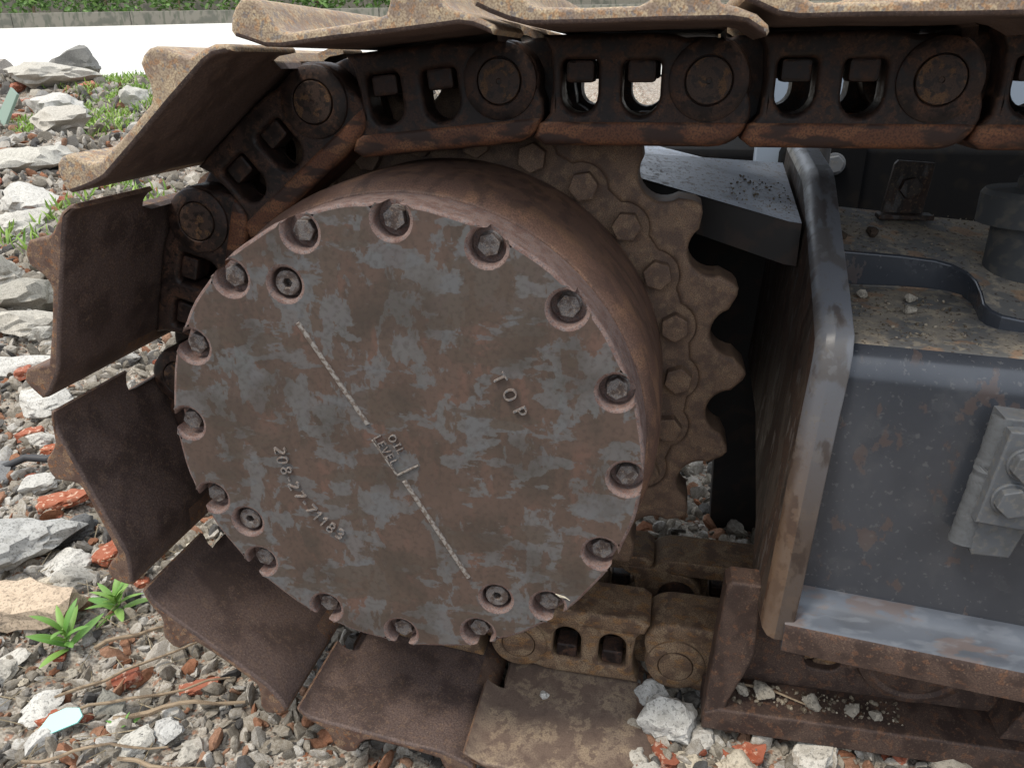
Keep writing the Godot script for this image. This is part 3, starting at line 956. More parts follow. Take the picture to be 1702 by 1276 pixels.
	slab(PackedVector2Array([Vector2(0.3725, -0.449), Vector2(1.3, -0.455), Vector2(1.3, -0.411), Vector2(0.392, -0.4115), Vector2(0.374, -0.42)]), [], -0.108, -0.30, 0.004, gr, gr, gr)
	piece("guard_rail", commit([[gr, mats.guard_rust]], 35.0), root)
	var gb := Soup.new()
	slab(PackedVector2Array([Vector2(0.40, -0.411), Vector2(1.3, -0.411), Vector2(1.3, -0.25), Vector2(0.40, -0.25)]), [rect(0.505, -0.375, 0.552, -0.31, 0.014), ring(0.064, 24, 0.640, -0.330)], -0.170, -0.188, 0.004, gb, gb, gb)
	piece("guard_back", commit([[gb, mats.guard_rust]], 35.0), root)
	var ga := Soup.new()
	slab(PackedVector2Array([Vector2(0.745, -0.411), Vector2(0.775, -0.411), Vector2(0.84, -0.33), Vector2(0.84, -0.26), Vector2(0.80, -0.26)]), [], -0.125, -0.172, 0.003, ga, ga, ga)
	piece("guard_gusset", commit([[ga, mats.guard_rust]], 35.0), root)
	var ro := Soup.new()
	lathe(ro, [Vector2(0.076, -0.27), Vector2(0.076, -0.166), Vector2(0.073, -0.159), Vector2(0.064, -0.156), Vector2(0.058, -0.1585), Vector2(0.045, -0.153), Vector2(0.0, -0.151)], 44)
	piece("track_roller", commit([[ro, mats.guard_rust]], 40.0), root, at(0.640, -0.328, 0.0))
	for q in [[Vector2(0.562, -0.325), 0.024], [Vector2(0.722, -0.345), 0.022], [Vector2(0.455, -0.285), 0.022]]:
		piece("guard_bolt", commit([[hex_head(q[1], 0.02, 0.0, 0.4), mats.guard_rust]], 30.0), root, at(q[0].x, q[0].y, -0.1695))
	# unseen house of the machine overhead, added to shade the body below
	var ub := Soup.new()
	box(ub, Vector3(0.45, 0.72, -3.2), Vector3(3.4, 1.5, -1.15), 0.03)
	piece("unseen_upper_body", commit([[ub, mats.panel_paint]], 30.0), root)
	# body of the machine beyond the track
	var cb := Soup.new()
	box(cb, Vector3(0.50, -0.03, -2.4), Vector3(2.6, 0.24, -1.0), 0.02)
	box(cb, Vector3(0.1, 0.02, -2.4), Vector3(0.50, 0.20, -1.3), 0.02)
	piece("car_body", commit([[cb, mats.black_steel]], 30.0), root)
	var pn := Soup.new()
	box(pn, Vector3(0.44, 0.30, -1.12), Vector3(2.4, 0.47, -1.05), 0.012)
	box(pn, Vector3(0.452, 0.18, -1.10), Vector3(0.53, 0.26, -1.06), 0.004)
	var pan := piece("side_panel", commit([[pn, mats.panel_paint]], 30.0), root)
	var po := Soup.new()
	box(po, Vector3(0.535, 0.12, -1.02), Vector3(0.56, 0.27, -0.99), 0.003)
	piece("panel_post", commit([[po, mats.worn_rust]], 30.0), root)
	var pb := hex_head(0.016, 0.012, 0.022, 0.2)
	piece("panel_bolt", commit([[pb, mats.grey_steel]], 30.0), root, at(0.60, 0.205, -0.985))
	var bp := Soup.new()
	box(bp, Vector3(0.565, 0.1, -1.03), Vector3(0.66, 0.25, -0.99), 0.003)
	piece("bolt_plate", commit([[bp, mats.black_steel]], 30.0), root)
	var ho := Soup.new()
	tube(ho, [Vector3(0.52, 0.10, -0.70), Vector3(0.525, 0.2, -0.70), Vector3(0.53, 0.34, -0.72)], 0.014, 0.014, 12)
	piece("hose", commit([[ho, mats.black_rubber]], 50.0), root)

# ---------------------------------------------------------------- ground
var gn := FastNoiseLite.new()

func ground_y(x: float, z: float) -> float:
	var y := -0.508
	if z > -6.6:
		y += 0.11 * maxf(0.0, -0.35 - z)
		var rough := clampf((maxf(-x - 0.15, -z - 0.7)) / 0.5, 0.0, 1.0)
		y += (gn.get_noise_2d(x * 1.1, z * 1.1) * 0.10 * clampf(-z * 0.5 - x * 0.2, 0.25, 1.5) + gn.get_noise_2d(x * 6.0 + 9.0, z * 6.0) * 0.025) * rough
	else:
		y += 0.6875 + 0.087 * (-6.6 - z)
		if z < -24.0:
			y = -0.508 + 0.6875 + 0.087 * 17.4
	if x > 0.2 and z > -0.8:
		y += 0.034 * smoothstep(0.24, 0.30, x) * smoothstep(-0.75, -0.6, z)
	if z > -7.6 and z < -5.6 :
		var w := 1.0 - absf(z + 6.4) / 1.2
		y += 0.10 * maxf(0.0, w) * (0.6 + gn.get_noise_2d(x * 1.6, 4.0))
	return y

func build_ground():
	gn.seed = 11
	gn.frequency = 1.0
	gn.fractal_octaves = 3
	var xs := []
	var zs := []
	var q := -1.0
	for k in 121:
		xs.append(-0.7 + signf(q) * (absf(q) * 2.6 + pow(absf(q), 6.0) * 9.0 + pow(absf(q), 30.0) * 400.0))
		q += 2.0 / 120.0
	for k in 141:
		var t := k / 140.0
		zs.append(1.2 - t * 4.2 - pow(t, 3.0) * 5.2 - pow(t, 14.0) * 16.0 - pow(t, 60.0) * 400.0)
	var st := SurfaceTool.new()
	st.begin(Mesh.PRIMITIVE_TRIANGLES)
	st.set_smooth_group(0)
	for z in zs:
		for x in xs:
			st.add_vertex(Vector3(x, ground_y(x, z), z))
	var nx := xs.size()
	for j in zs.size() - 1:
		for i in nx - 1:
			var a := j * nx + i
			for v in [a, a + nx, a + 1, a + 1, a + nx, a + nx + 1]:
				st.add_index(v)
	st.generate_normals()
	st.set_material(mats.soil)
	var g := piece("ground", st.commit())
	tag(g, "pale dusty soil of the demolition yard under the rubble", "ground", "", "structure")
	# road beyond the rubble
	var r := Soup.new()
	var zz := [-7.5, -9.0, -12.0, -16.0, -20.0, -23.9]
	for k in 5:
		var z0: float = zz[k]
		var z1: float = zz[k + 1]
		r.quad(Vector3(-60, ground_y(-60, z0) + 0.02, z0), Vector3(40, ground_y(40, z0) + 0.02, z0), Vector3(40, ground_y(40, z1) + 0.02, z1), Vector3(-60, ground_y(-60, z1) + 0.02, z1), Vector3.UP)
	tag(piece("road", commit([[r, mats.road_concrete]])), "pale concrete road running past beyond the rubble", "road", "", "structure")
	var wl := Soup.new()
	var wy := ground_y(0, -24.5)
	for k in 20:
		box(wl, Vector3(-44.0 + k * 3.6, wy - 0.9, -0.25), Vector3(-44.0 + k * 3.6 + 3.585, wy + 0.12, 0.25), 0.02)
	tag(piece("retaining_wall", commit([[wl, mats.old_wall]], 30.0), self, Transform3D(Basis(Vector3(0, 1, 0), 0.10), Vector3(0, 0, -22.8))), "low grey concrete kerb wall at the far side of the road", "wall")
	var bw := Soup.new()
	box(bw, Vector3(-50, wy - 0.3, -0.3), Vector3(30, wy + 4.5, 0.3), 0.02)
	tag(piece("boundary_wall", commit([[bw, mats.old_wall]], 30.0), self, Transform3D(Basis(Vector3(0, 1, 0), 0.10), Vector3(0, 0, -27.5))), "tall stained grey wall behind the roadside plants", "wall")

func lump(sd: int, kind: int) -> ArrayMesh:
	# kind 0 concrete lump, 1 brick piece, 2 worn pebble, 3 angular chip, 4 squared block
	rng.seed = sd
	var nz := FastNoiseLite.new()
	nz.seed = sd
	nz.frequency = 0.9
	var planes := []
	var np := 14 if kind == 0 else (8 if kind == 1 else 4)
	if kind == 1 or kind == 4:
		for d in [Vector3.RIGHT, Vector3.LEFT, Vector3.UP, Vector3.DOWN, Vector3.FORWARD, Vector3.BACK]:
			planes.append([d, 0.52 + 0.3 * absf(d.x) - 0.12 * absf(d.y)])
		np = 3
	elif kind == 3:
		np = 7
	for k in np:
		planes.append([Vector3(rng.randfn(), rng.randfn(), rng.randfn()).normalized(), rng.randf_range(0.56, 0.84) if kind != 2 else rng.randf_range(0.7, 0.95)])
	var vs := [Vector3(0, 1, 0), Vector3(0, -1, 0), Vector3(1, 0, 0), Vector3(-1, 0, 0), Vector3(0, 0, 1), Vector3(0, 0, -1)]
	var fs := [[0, 4, 2], [0, 2, 5], [0, 5, 3], [0, 3, 4], [1, 2, 4], [1, 5, 2], [1, 3, 5], [1, 4, 3]]
	var tris := []
	for f in fs:
		tris.append([vs[f[0]], vs[f[1]], vs[f[2]]])
	for r in 3 if kind < 2 or kind == 4 else 2:
		var nt := []
		for t in tris:
			var ab: Vector3 = ((t[0] + t[1]) * 0.5).normalized()
			var bc: Vector3 = ((t[1] + t[2]) * 0.5).normalized()
			var ca: Vector3 = ((t[2] + t[0]) * 0.5).normalized()
			nt.append([t[0], ab, ca]); nt.append([ab, t[1], bc]); nt.append([ca, bc, t[2]]); nt.append([ab, bc, ca])
		tris = nt
	var s := Soup.new()
	for t in tris:
		var w := []
		for p in t:
			var d: Vector3 = p
			var rad := 1.15
			for pl in planes:
				var e: float = d.dot(pl[0])
				if e > 0.05:
					rad = minf(rad, pl[1] / e)
			rad += nz.get_noise_3d(d.x * 2.2, d.y * 2.2, d.z * 2.2) * (0.16 if kind < 2 else 0.08) + nz.get_noise_3d(d.x * 6.0, d.y * 6.0, d.z * 6.0) * 0.06
			w.append(Vector3(d.x, d.y * (0.72 if kind != 1 else 0.9), d.z) * rad)
		s.tri(w[0], w[1], w[2], w[0] + w[1] + w[2])
	return commit([[s, mats.brick_lump if kind == 1 else mats.concrete_lump]], 34.0 if kind < 2 else 14.0)

var lumps := []
var bricks := []
var pebbles := []
var chips := []
var blocks := []

# one stone as a thing of its own, tinted by a copy of its mesh's vertex colours
var tinted := {}
func stone(called: String, kind: int, variant: int, p: Vector3, size: Vector3, turn: Vector3, tint: Color, label: String, category: String, group := ""):
	var key := "%d_%d_%s" % [kind, variant, tint]
	if not tinted.has(key):
		var src: ArrayMesh = [lumps, bricks, pebbles, chips, blocks][kind][variant]
		var arr := src.surface_get_arrays(0)
		var c: PackedColorArray = arr[Mesh.ARRAY_COLOR]
		c.fill(tint)
		arr[Mesh.ARRAY_COLOR] = c
		var am := ArrayMesh.new()
		am.add_surface_from_arrays(Mesh.PRIMITIVE_TRIANGLES, arr)
		am.surface_set_material(0, src.surface_get_material(0))
		tinted[key] = am
	var o := piece(called, tinted[key], self, Transform3D(Basis.from_euler(turn) * Basis.from_scale(size), p))
	tag(o, label, category, group)
	return o

func in_machine(x: float, z: float) -> bool:
	return x > -0.42 and z < 0.03 and z > -0.63

func build_rubble():
	for k in 9:
		lumps.append(lump(40 + k, 0))
	for k in 6:
		bricks.append(lump(70 + k, 1))
	for k in 4:
		pebbles.append(lump(90 + k, 2))
	for k in 8:
		chips.append(lump(120 + k, 3))
	for k in 2:
		blocks.append(lump(140 + k, 4))
	var W := Color(1.0, 1.0, 1.0)
	var named := [
		["stone", 4, 0, Vector2(-0.80, -0.17), Vector3(0.15, 0.08, 0.085), 0.22, Color(1.0, 0.82, 0.66), "long tan masonry block lying beside the bright green weed", "stone block"],
		["stone", 0, 3, Vector2(-0.95, -0.34), Vector3(0.13, 0.075, 0.09), 0.5, Color(0.8, 0.82, 0.85), "grey-white broken slab just behind the long tan block", "concrete lump"],
		["stone", 0, 4, Vector2(-0.90, -0.45), Vector3(0.07, 0.035, 0.05), 1.2, Color(0.22, 0.23, 0.25), "dark slate-grey flat lump behind the grey-white slab", "stone"],
		["stone", 0, 5, Vector2(-1.62, -1.10), Vector3(0.22, 0.07, 0.09), 0.35, W, "long white concrete slab level with the middle of the track", "concrete slab"],
		["stone", 0, 1, Vector2(-1.95, -1.55), Vector3(0.17, 0.11, 0.13), 0.9, Color(0.62, 0.6, 0.56), "rounded grey boulder lodged behind the upper track shoes", "boulder"],
		["stone", 0, 2, Vector2(-5.95, -7.1), Vector3(0.30, 0.27, 0.22), 0.2, Color(0.42, 0.42, 0.42), "dark grey upright boulder on the crest against the road", "boulder"],
		["stone", 0, 6, Vector2(-7.0, -7.0), Vector3(0.24, 0.26, 0.2), 1.3, Color(0.62, 0.58, 0.55), "pointed brown-grey rock peak on the crest against the road", "rock"],
		["stone", 0, 7, Vector2(-4.55, -5.0), Vector3(0.27, 0.2, 0.2), 0.4, W, "bright white concrete chunk beside the green shard", "concrete lump"],
		["stone", 0, 8, Vector2(-3.45, -3.3), Vector3(0.32, 0.16, 0.2), 0.3, Color(0.95, 0.94, 0.9), "broad pale chunk in front of the bright white chunk", "concrete lump"],
		["stone", 0, 0, Vector2(-2.95, -2.75), Vector3(0.22, 0.13, 0.15), 2.2, W, "faceted white chunk lowest of the pale pile by the top shoes", "concrete lump"],
		["stone", 0, 3, Vector2(-5.6, -6.2), Vector3(0.45, 0.2, 0.3), 0.1, Color(0.9, 0.88, 0.84), "wide pale mass of concrete just below the road edge", "concrete lump"],
		["stone", 0, 5, Vector2(-4.15, -5.4), Vector3(0.15, 0.15, 0.12), 0.8, Color(0.95, 0.95, 0.92), "white lump beside the grass under the crest", "concrete lump"],
		["brick_fragment", 1, 0, Vector2(-5.35, -5.5), Vector3(0.16, 0.13, 0.12), 0.7, Color(0.8, 0.75, 0.75), "red-brown brick left of the bright white chunk", "brick"],
		["brick_fragment", 1, 1, Vector2(-4.85, -4.75), Vector3(0.14, 0.09, 0.09), 0.5, W, "orange brick end below the red-brown brick", "brick"],
		["brick_fragment", 1, 2, Vector2(-1.19, -0.75), Vector3(0.040, 0.03, 0.03), 0.3, Color(1.25, 0.95, 0.85), "bright orange brick chip beside the third track shoe", "brick fragment"],
		["brick_fragment", 1, 3, Vector2(-0.98, -0.53), Vector3(0.065, 0.03, 0.05), 0.6, Color(1.1, 1.0, 0.95), "flat salmon-red brick piece above the dark lump", "brick fragment"],
		["brick_fragment", 1, 4, Vector2(-0.515, -0.09), Vector3(0.026, 0.02, 0.024), 0.9, Color(0.75, 0.7, 0.7), "dark red brick cube in front of the twigs below the weed", "brick fragment"],
		["brick_fragment", 1, 5, Vector2(-0.565, 0.005), Vector3(0.030, 0.018, 0.024), 0.2, Color(0.95, 0.85, 0.8), "orange brick piece touching the turquoise shard", "brick fragment"],
		["brick_fragment", 1, 0, Vector2(-0.395, -0.10), Vector3(0.036, 0.014, 0.022), 0.5, W, "long orange brick flake between the two twigs", "brick fragment"],
		["brick_fragment", 1, 2, Vector2(-0.77, -0.40), Vector3(0.05, 0.03, 0.04), 1.5, Color(1.05, 0.95, 0.9), "orange brick lump right of the dark slate lump", "brick fragment"],
		["brick_fragment", 1, 3, Vector2(0.432, -0.085), Vector3(0.036, 0.024, 0.03), 0.4, Color(1.0, 0.9, 0.85), "orange-red brick under the guard rail", "brick fragment"],
		["stone", 0, 7, Vector2(0.335, -0.12), Vector3(0.052, 0.044, 0.044), 0.8, W, "large white plaster lump in front of the end of the guard", "plaster lump"],
		["stone", 0, 2, Vector2(0.300, -0.172), Vector3(0.030, 0.026, 0.026), 2.0, Color(0.85, 0.86, 0.88), "grey-white lump against the edge of the lowest track shoe", "plaster lump"],
		["stone", 0, 8, Vector2(0.375, -0.105), Vector3(0.022, 0.024, 0.022), 0.3, Color(0.9, 0.88, 0.86), "knobbly pale lump right of the large plaster lump", "plaster lump"],
		["stone", 0, 6, Vector2(0.515, -0.10), Vector3(0.042, 0.026, 0.03), 1.1, Color(0.95, 0.93, 0.9), "oblong cream lump under the guard rail", "plaster lump"],
		["stone", 0, 4, Vector2(-0.56, 0.035), Vector3(0.03, 0.02, 0.03), 1.1, Color(0.95, 0.96, 0.98), "pale grey chip right of the turquoise shard", "stone"],
		["stone", 0, 1, Vector2(-0.385, -0.005), Vector3(0.030, 0.022, 0.026), 1.7, Color(0.9, 0.92, 0.95), "blue-white chip below the sixth track shoe", "stone"],
		["stone", 0, 5, Vector2(-0.50, -0.035), Vector3(0.040, 0.022, 0.022), 2.4, Color(0.4, 0.4, 0.38), "dark olive-grey slab stone lying under the twig", "stone"],
		["stone", 0, 3, Vector2(-0.46, -0.28), Vector3(0.055, 0.036, 0.04), 0.7, Color(0.95, 0.93, 0.9), "white lump in the gap under the fourth track shoe", "stone"],
	]
	for q in [[Vector2(-1.35, -0.92), 0.07, 6, W, "egg-shaped white lump between the second and third track shoes"], [Vector2(-1.75, -1.32), 0.10, 0, Color(0.86, 0.83, 0.78), "pale jagged lump in front of the rounded grey boulder"], [Vector2(-2.25, -1.75), 0.15, 4, Color(0.8, 0.77, 0.72), "wide beige lump left of the rounded grey boulder"], [Vector2(-1.10, -0.60), 0.045, 7, Color(0.92, 0.92, 0.92), "whitish cube-like lump left of the flat salmon brick"], [Vector2(-1.25, -0.62), 0.05, 2, Color(0.36, 0.37, 0.4), "blue-grey stone beside the black cable"], [Vector2(-0.82, -0.34), 0.045, 8, W, "chalk-white lump right of the grey-white slab"], [Vector2(-1.08, -0.40), 0.05, 1, Color(0.88, 0.86, 0.83), "pale stone at the left edge behind the grey-white slab"], [Vector2(-0.72, -0.06), 0.034, 3, Color(0.75, 0.73, 0.7), "grey stone in front of the long tan block"], [Vector2(-0.60, -0.01), 0.03, 0, W, "white stone between the tan block and the turquoise shard"], [Vector2(-2.6, -2.3), 0.14, 7, Color(0.97, 0.96, 0.94), "white block above the small grass tuft"], [Vector2(-3.9, -4.2), 0.22, 1, Color(0.9, 0.87, 0.82), "large cream lump between the shard and the broad pale chunk"], [Vector2(-0.42, 0.03), 0.026, 6, Color(0.94, 0.94, 0.92), "white stone under the bleached stick"], [Vector2(-0.33, 0.02), 0.024, 5, Color(0.8, 0.78, 0.74), "grey stone left of the bottom track shoe"], [Vector2(0.285, -0.055), 0.026, 1, Color(0.9, 0.88, 0.85), "pale stone in front of the grey-white plaster lump"], [Vector2(0.60, -0.075), 0.022, 7, Color(0.85, 0.85, 0.86), "pale grey stone right of the oblong cream lump, half under the rail"]]:
		var e: float = q[1]
		named.append(["stone", 0, q[2], q[0], Vector3(e * 1.25, e * 0.75, e), e * 37.0, q[3], q[4], "concrete lump"])
	for q in named:
		var p: Vector2 = q[3]
		var sz: Vector3 = q[4]
		stone(q[0], q[1], q[2], Vector3(p.x, ground_y(p.x, p.y) + sz.y * 0.45, p.y), sz, Vector3(0, q[5], 0.04), q[6], q[7], q[8])
	# loose stones one could count
	rng.seed = 77
	var tones := [Color(0.97, 0.96, 0.94), Color(0.78, 0.77, 0.75), Color(0.64, 0.6, 0.54), Color(0.33, 0.33, 0.34), Color(0.92, 0.84, 0.72)]
	var toned := ["white", "pale grey", "brown-grey", "dark grey", "cream"]
	var marks := [[Vector2(-0.80, -0.17), "the long tan block"], [Vector2(-0.95, -0.31), "the grey-white slab"], [Vector2(-0.90, -0.45), "the dark flat lump"], [Vector2(-1.62, -1.10), "the long white slab"], [Vector2(-1.95, -1.55), "the rounded grey boulder"], [Vector2(-4.55, -5.0), "the bright white chunk"], [Vector2(-3.45, -3.3), "the broad pale chunk"], [Vector2(-2.95, -2.75), "the faceted white chunk"], [Vector2(-5.6, -6.2), "the wide pale mass"], [Vector2(-1.19, -0.75), "the bright orange chip"], [Vector2(-0.98, -0.53), "the flat salmon brick"], [Vector2(-0.515, -0.09), "the dark red brick cube"], [Vector2(-0.535, 0.02), "the turquoise shard"], [Vector2(-0.395, -0.10), "the orange flake"], [Vector2(-0.64, -0.235), "the bushy weed"], [Vector2(-0.45, 0.03), "the bleached stick"], [Vector2(-0.3, -0.03), "the bottom track shoe"], [Vector2(0.335, -0.12), "the large plaster lump"], [Vector2(0.515, -0.10), "the oblong cream lump"], [Vector2(-4.05, -5.1), "the grass patch"], [Vector2(-2.4, -2.1), "the small grass tuft"]]
	var done := 0
	while done < 330:
		var far := rng.randf() < 0.42
		var x: float
		var z: float
		var size: float
		if far:
			z = -0.8 - pow(rng.randf(), 1.3) * 5.6
			x = lerpf(-0.85 * (-z + 0.74) - 0.45, -0.3 * (-z + 0.7) + 0.1, rng.randf())
			size = rng.randf_range(0.03, 0.08) * (0.45 - z * 0.2)
		else:
			z = rng.randf_range(-0.8, 0.14)
			x = rng.randf_range(-1.25, 0.8)
			size = 0.011 + 0.030 * pow(rng.randf(), 1.8)
			if x > 0.27:
				z = rng.randf_range(-0.2, 0.0)
				size *= 0.8
		if in_machine(x, z) and x < 0.27 or x > -0.4 and x < 0.27 and z > -0.7 and z < 0.0:
			continue
		var tn: int = [0, 0, 1, 1, 2, 2, 3, 4, 4][rng.randi() % 9]
		var isb := rng.randf() < 0.27
		var near := 0
		for k in marks.size():
			if marks[k][0].distance_squared_to(Vector2(x, z)) < marks[near][0].distance_squared_to(Vector2(x, z)):
				near = k
		var off: Vector2 = Vector2(x, z) - marks[near][0]
		var rel := ("right of" if off.x > 0 else "left of") if absf(off.x) > absf(off.y) else ("in front of" if off.y > 0 else "behind")
		var ratio := size / ((0.45 - z * 0.2) * 0.09 if far else 0.034)
		var big := "tiny" if ratio < 0.5 else ("small" if ratio < 0.7 else "larger")
		var sq := Vector3(size * rng.randf_range(0.8, 1.5), size * rng.randf_range(0.6, 1.0), size * rng.randf_range(0.75, 1.1))
		var p := Vector3(x, ground_y(x, z) + sq.y * 0.35, z)
		if isb:
			var bt := rng.randi() % 3
			stone("brick_fragment", 1, rng.randi() % 6, p, sq, Vector3(rng.randf_range(-0.3, 0.3), rng.randf() * TAU, rng.randf_range(-0.3, 0.3)), [Color(0.9, 0.86, 0.84), Color(0.66, 0.6, 0.58), Color(1.0, 1.0, 1.0)][bt], "%s %s brick fragment %s %s" % [big, ["orange-red", "dull red", "salmon"][bt], rel, marks[near][1]], "brick fragment", "brick fragments in the rubble")
		else:
			var kind: int = [0, 0, 3][rng.randi() % 3]
			stone("stone", kind, rng.randi() % 8, p, sq, Vector3(rng.randf_range(-0.4, 0.4), rng.randf() * TAU, rng.randf_range(-0.4, 0.4)), tones[tn], "%s %s stone %s %s" % [big, toned[tn], rel, marks[near][1]], "stone", "loose stones in the rubble")
		done += 1
	# gravel nobody could count
	var mms := []
	for v in 8:
		mms.append([])
	rng.seed = 31
	for k in 84000:
		var x: float
		var z: float
		var size: float
		if k < 64000:
			z = 0.32 - pow(rng.randf(), 1.25) * 2.6
			x = rng.randf_range(-1.45 + minf(0.0, z) * 0.75, 0.75)
			size = 0.0018 + 0.016 * pow(rng.randf(), 4.2) * (1.0 + maxf(0.0, -z) * 0.6)
		else:
			z = -1.6 - pow(rng.randf(), 1.2) * 5.4
			x = rng.randf_range(-0.9 * (-z + 0.74) - 0.6, -0.2 * (-z + 0.7) + 0.3)
			size = 0.008 + 0.035 * pow(rng.randf(), 2.5) * (0.6 - z * 0.15)
		if gn.get_noise_2d(x * 5.0 + 3.0, z * 5.0) < rng.randf_range(-0.35, 0.12) and rng.randf() < 0.75 and size < 0.009:
			continue
		var c := Color(0.54, 0.51, 0.47)
		var r := rng.randf()
		if r < 0.13: c = Color(0.36, 0.16, 0.09).lerp(Color(0.44, 0.27, 0.19), rng.randf())
		elif r < 0.23: c = Color(0.10, 0.10, 0.105).lerp(Color(0.22, 0.21, 0.2), rng.randf())
		elif r < 0.6: c = Color(0.42, 0.385, 0.335).lerp(Color(0.3, 0.275, 0.24), rng.randf())
		elif r < 0.7: c = Color(0.64, 0.63, 0.61)
		c *= rng.randf_range(0.7, 1.0)
		mms[rng.randi() % 8].append([Transform3D(Basis.from_euler(Vector3(rng.randf() * TAU, rng.randf() * TAU, rng.randf() * TAU)) * Basis.from_scale(Vector3(size * rng.randf_range(0.8, 1.7), size * rng.randf_range(0.4, 1.0), size * rng.randf_range(0.6, 1.2))), Vector3(x, ground_y(x, z) + size * rng.randf_range(-0.1, 0.35), z)), c])
	for v in 8:
		var src: ArrayMesh = chips[v]
		var mesh := ArrayMesh.new()
		mesh.add_surface_from_arrays(Mesh.PRIMITIVE_TRIANGLES, src.surface_get_arrays(0))
		mesh.surface_set_material(0, mats.grit)
		scatter("gravel", mesh, mms[v], "mixed grey, white and brick-red gravel covering the yard", "gravel")

func scatter(called: String, mesh: Mesh, list: Array, label: String, category: String, parent: Node3D = self) -> MultiMeshInstance3D:
	var mm := MultiMesh.new()
	mm.transform_format = MultiMesh.TRANSFORM_3D
	mm.use_colors = true
	mm.mesh = mesh
	mm.instance_count = list.size()
	for i in list.size():
		mm.set_instance_transform(i, list[i][0])
		mm.set_instance_color(i, list[i][1])
	var o := MultiMeshInstance3D.new()
	o.multimesh = mm
	o.name = numbered(called)
	parent.add_child(o, true)
	tag(o, label, category, "", "stuff")
	return o

func blade(length: float, width: float, bend: float, tint: Color, n := 6) -> Soup:
	# a leaf growing along +y, arching towards +z
	var s := Soup.new()
	s.tint = tint
	var prev := []
	for k in n + 1:
		var t := float(k) / n
		var w := width * (pow(sin(PI * clampf(t * 0.86 + 0.14, 0, 1)), 0.75) + 0.05) * (1.0 if k < n else 0.15)
		var a := bend * t
		var c := Vector3(0, length * t * (1.0 - 0.18 * bend * t), length * 0.55 * bend * t * t)
		var cur := [c + Vector3(-w, 0, w * 0.5), c + Vector3(0, 0, -0.0), c + Vector3(w, 0, w * 0.5)]
		if k > 0:
			s.quad(prev[0], prev[1], cur[1], cur[0], Vector3(0, 0.3, -1))
			s.quad(prev[1], prev[2], cur[2], cur[1], Vector3(0, 0.3, -1))
		prev = cur
	return s

func weed(p: Vector2, leaves: int, length: float, label: String, sd: int):
	rng.seed = sd
	var o := thing("weed", label, "weed", Vector3(p.x, ground_y(p.x, p.y), p.y), "green weeds in the rubble")
	var stem := Soup.new()
	tube(stem, [Vector3.ZERO, Vector3(0.004, length * 0.25, 0), Vector3(0.006, length * 0.5, 0.004)], 0.0022, 0.0014, 6)
	stem.tint = Color(0.2, 0.3, 0.06)
	var sm := Soup.new()
	sm.tint = Color(0.16, 0.26, 0.05)
	for k in range(0, stem.v.size(), 3):
		sm.v.append_array(stem.v.slice(k, k + 3))
		for q in 3: sm.c.append(sm.tint)
	piece("stem", commit([[sm, mats.leaf_green]], 50.0), o, Transform3D(Basis(), o.position))
	for k in leaves:
		var t := float(k) / leaves
		var l := length * rng.randf_range(0.7, 1.05) * (1.0 - 0.35 * t)
		var lf := commit([[blade(l, l * rng.randf_range(0.09, 0.125), rng.randf_range(0.5, 1.1), Color(0.09, 0.22, 0.03).lerp(Color(0.2, 0.34, 0.07), rng.randf())), mats.leaf_green]], 60.0)
		var b := Basis(Vector3.UP, k * 2.4 + rng.randf_range(-0.3, 0.3)) * Basis(Vector3.RIGHT, lerpf(0.95, 0.25, t))
		piece("leaf", lf, o, Transform3D(b, o.position + Vector3(0.004, length * 0.5 * t, 0.002)))

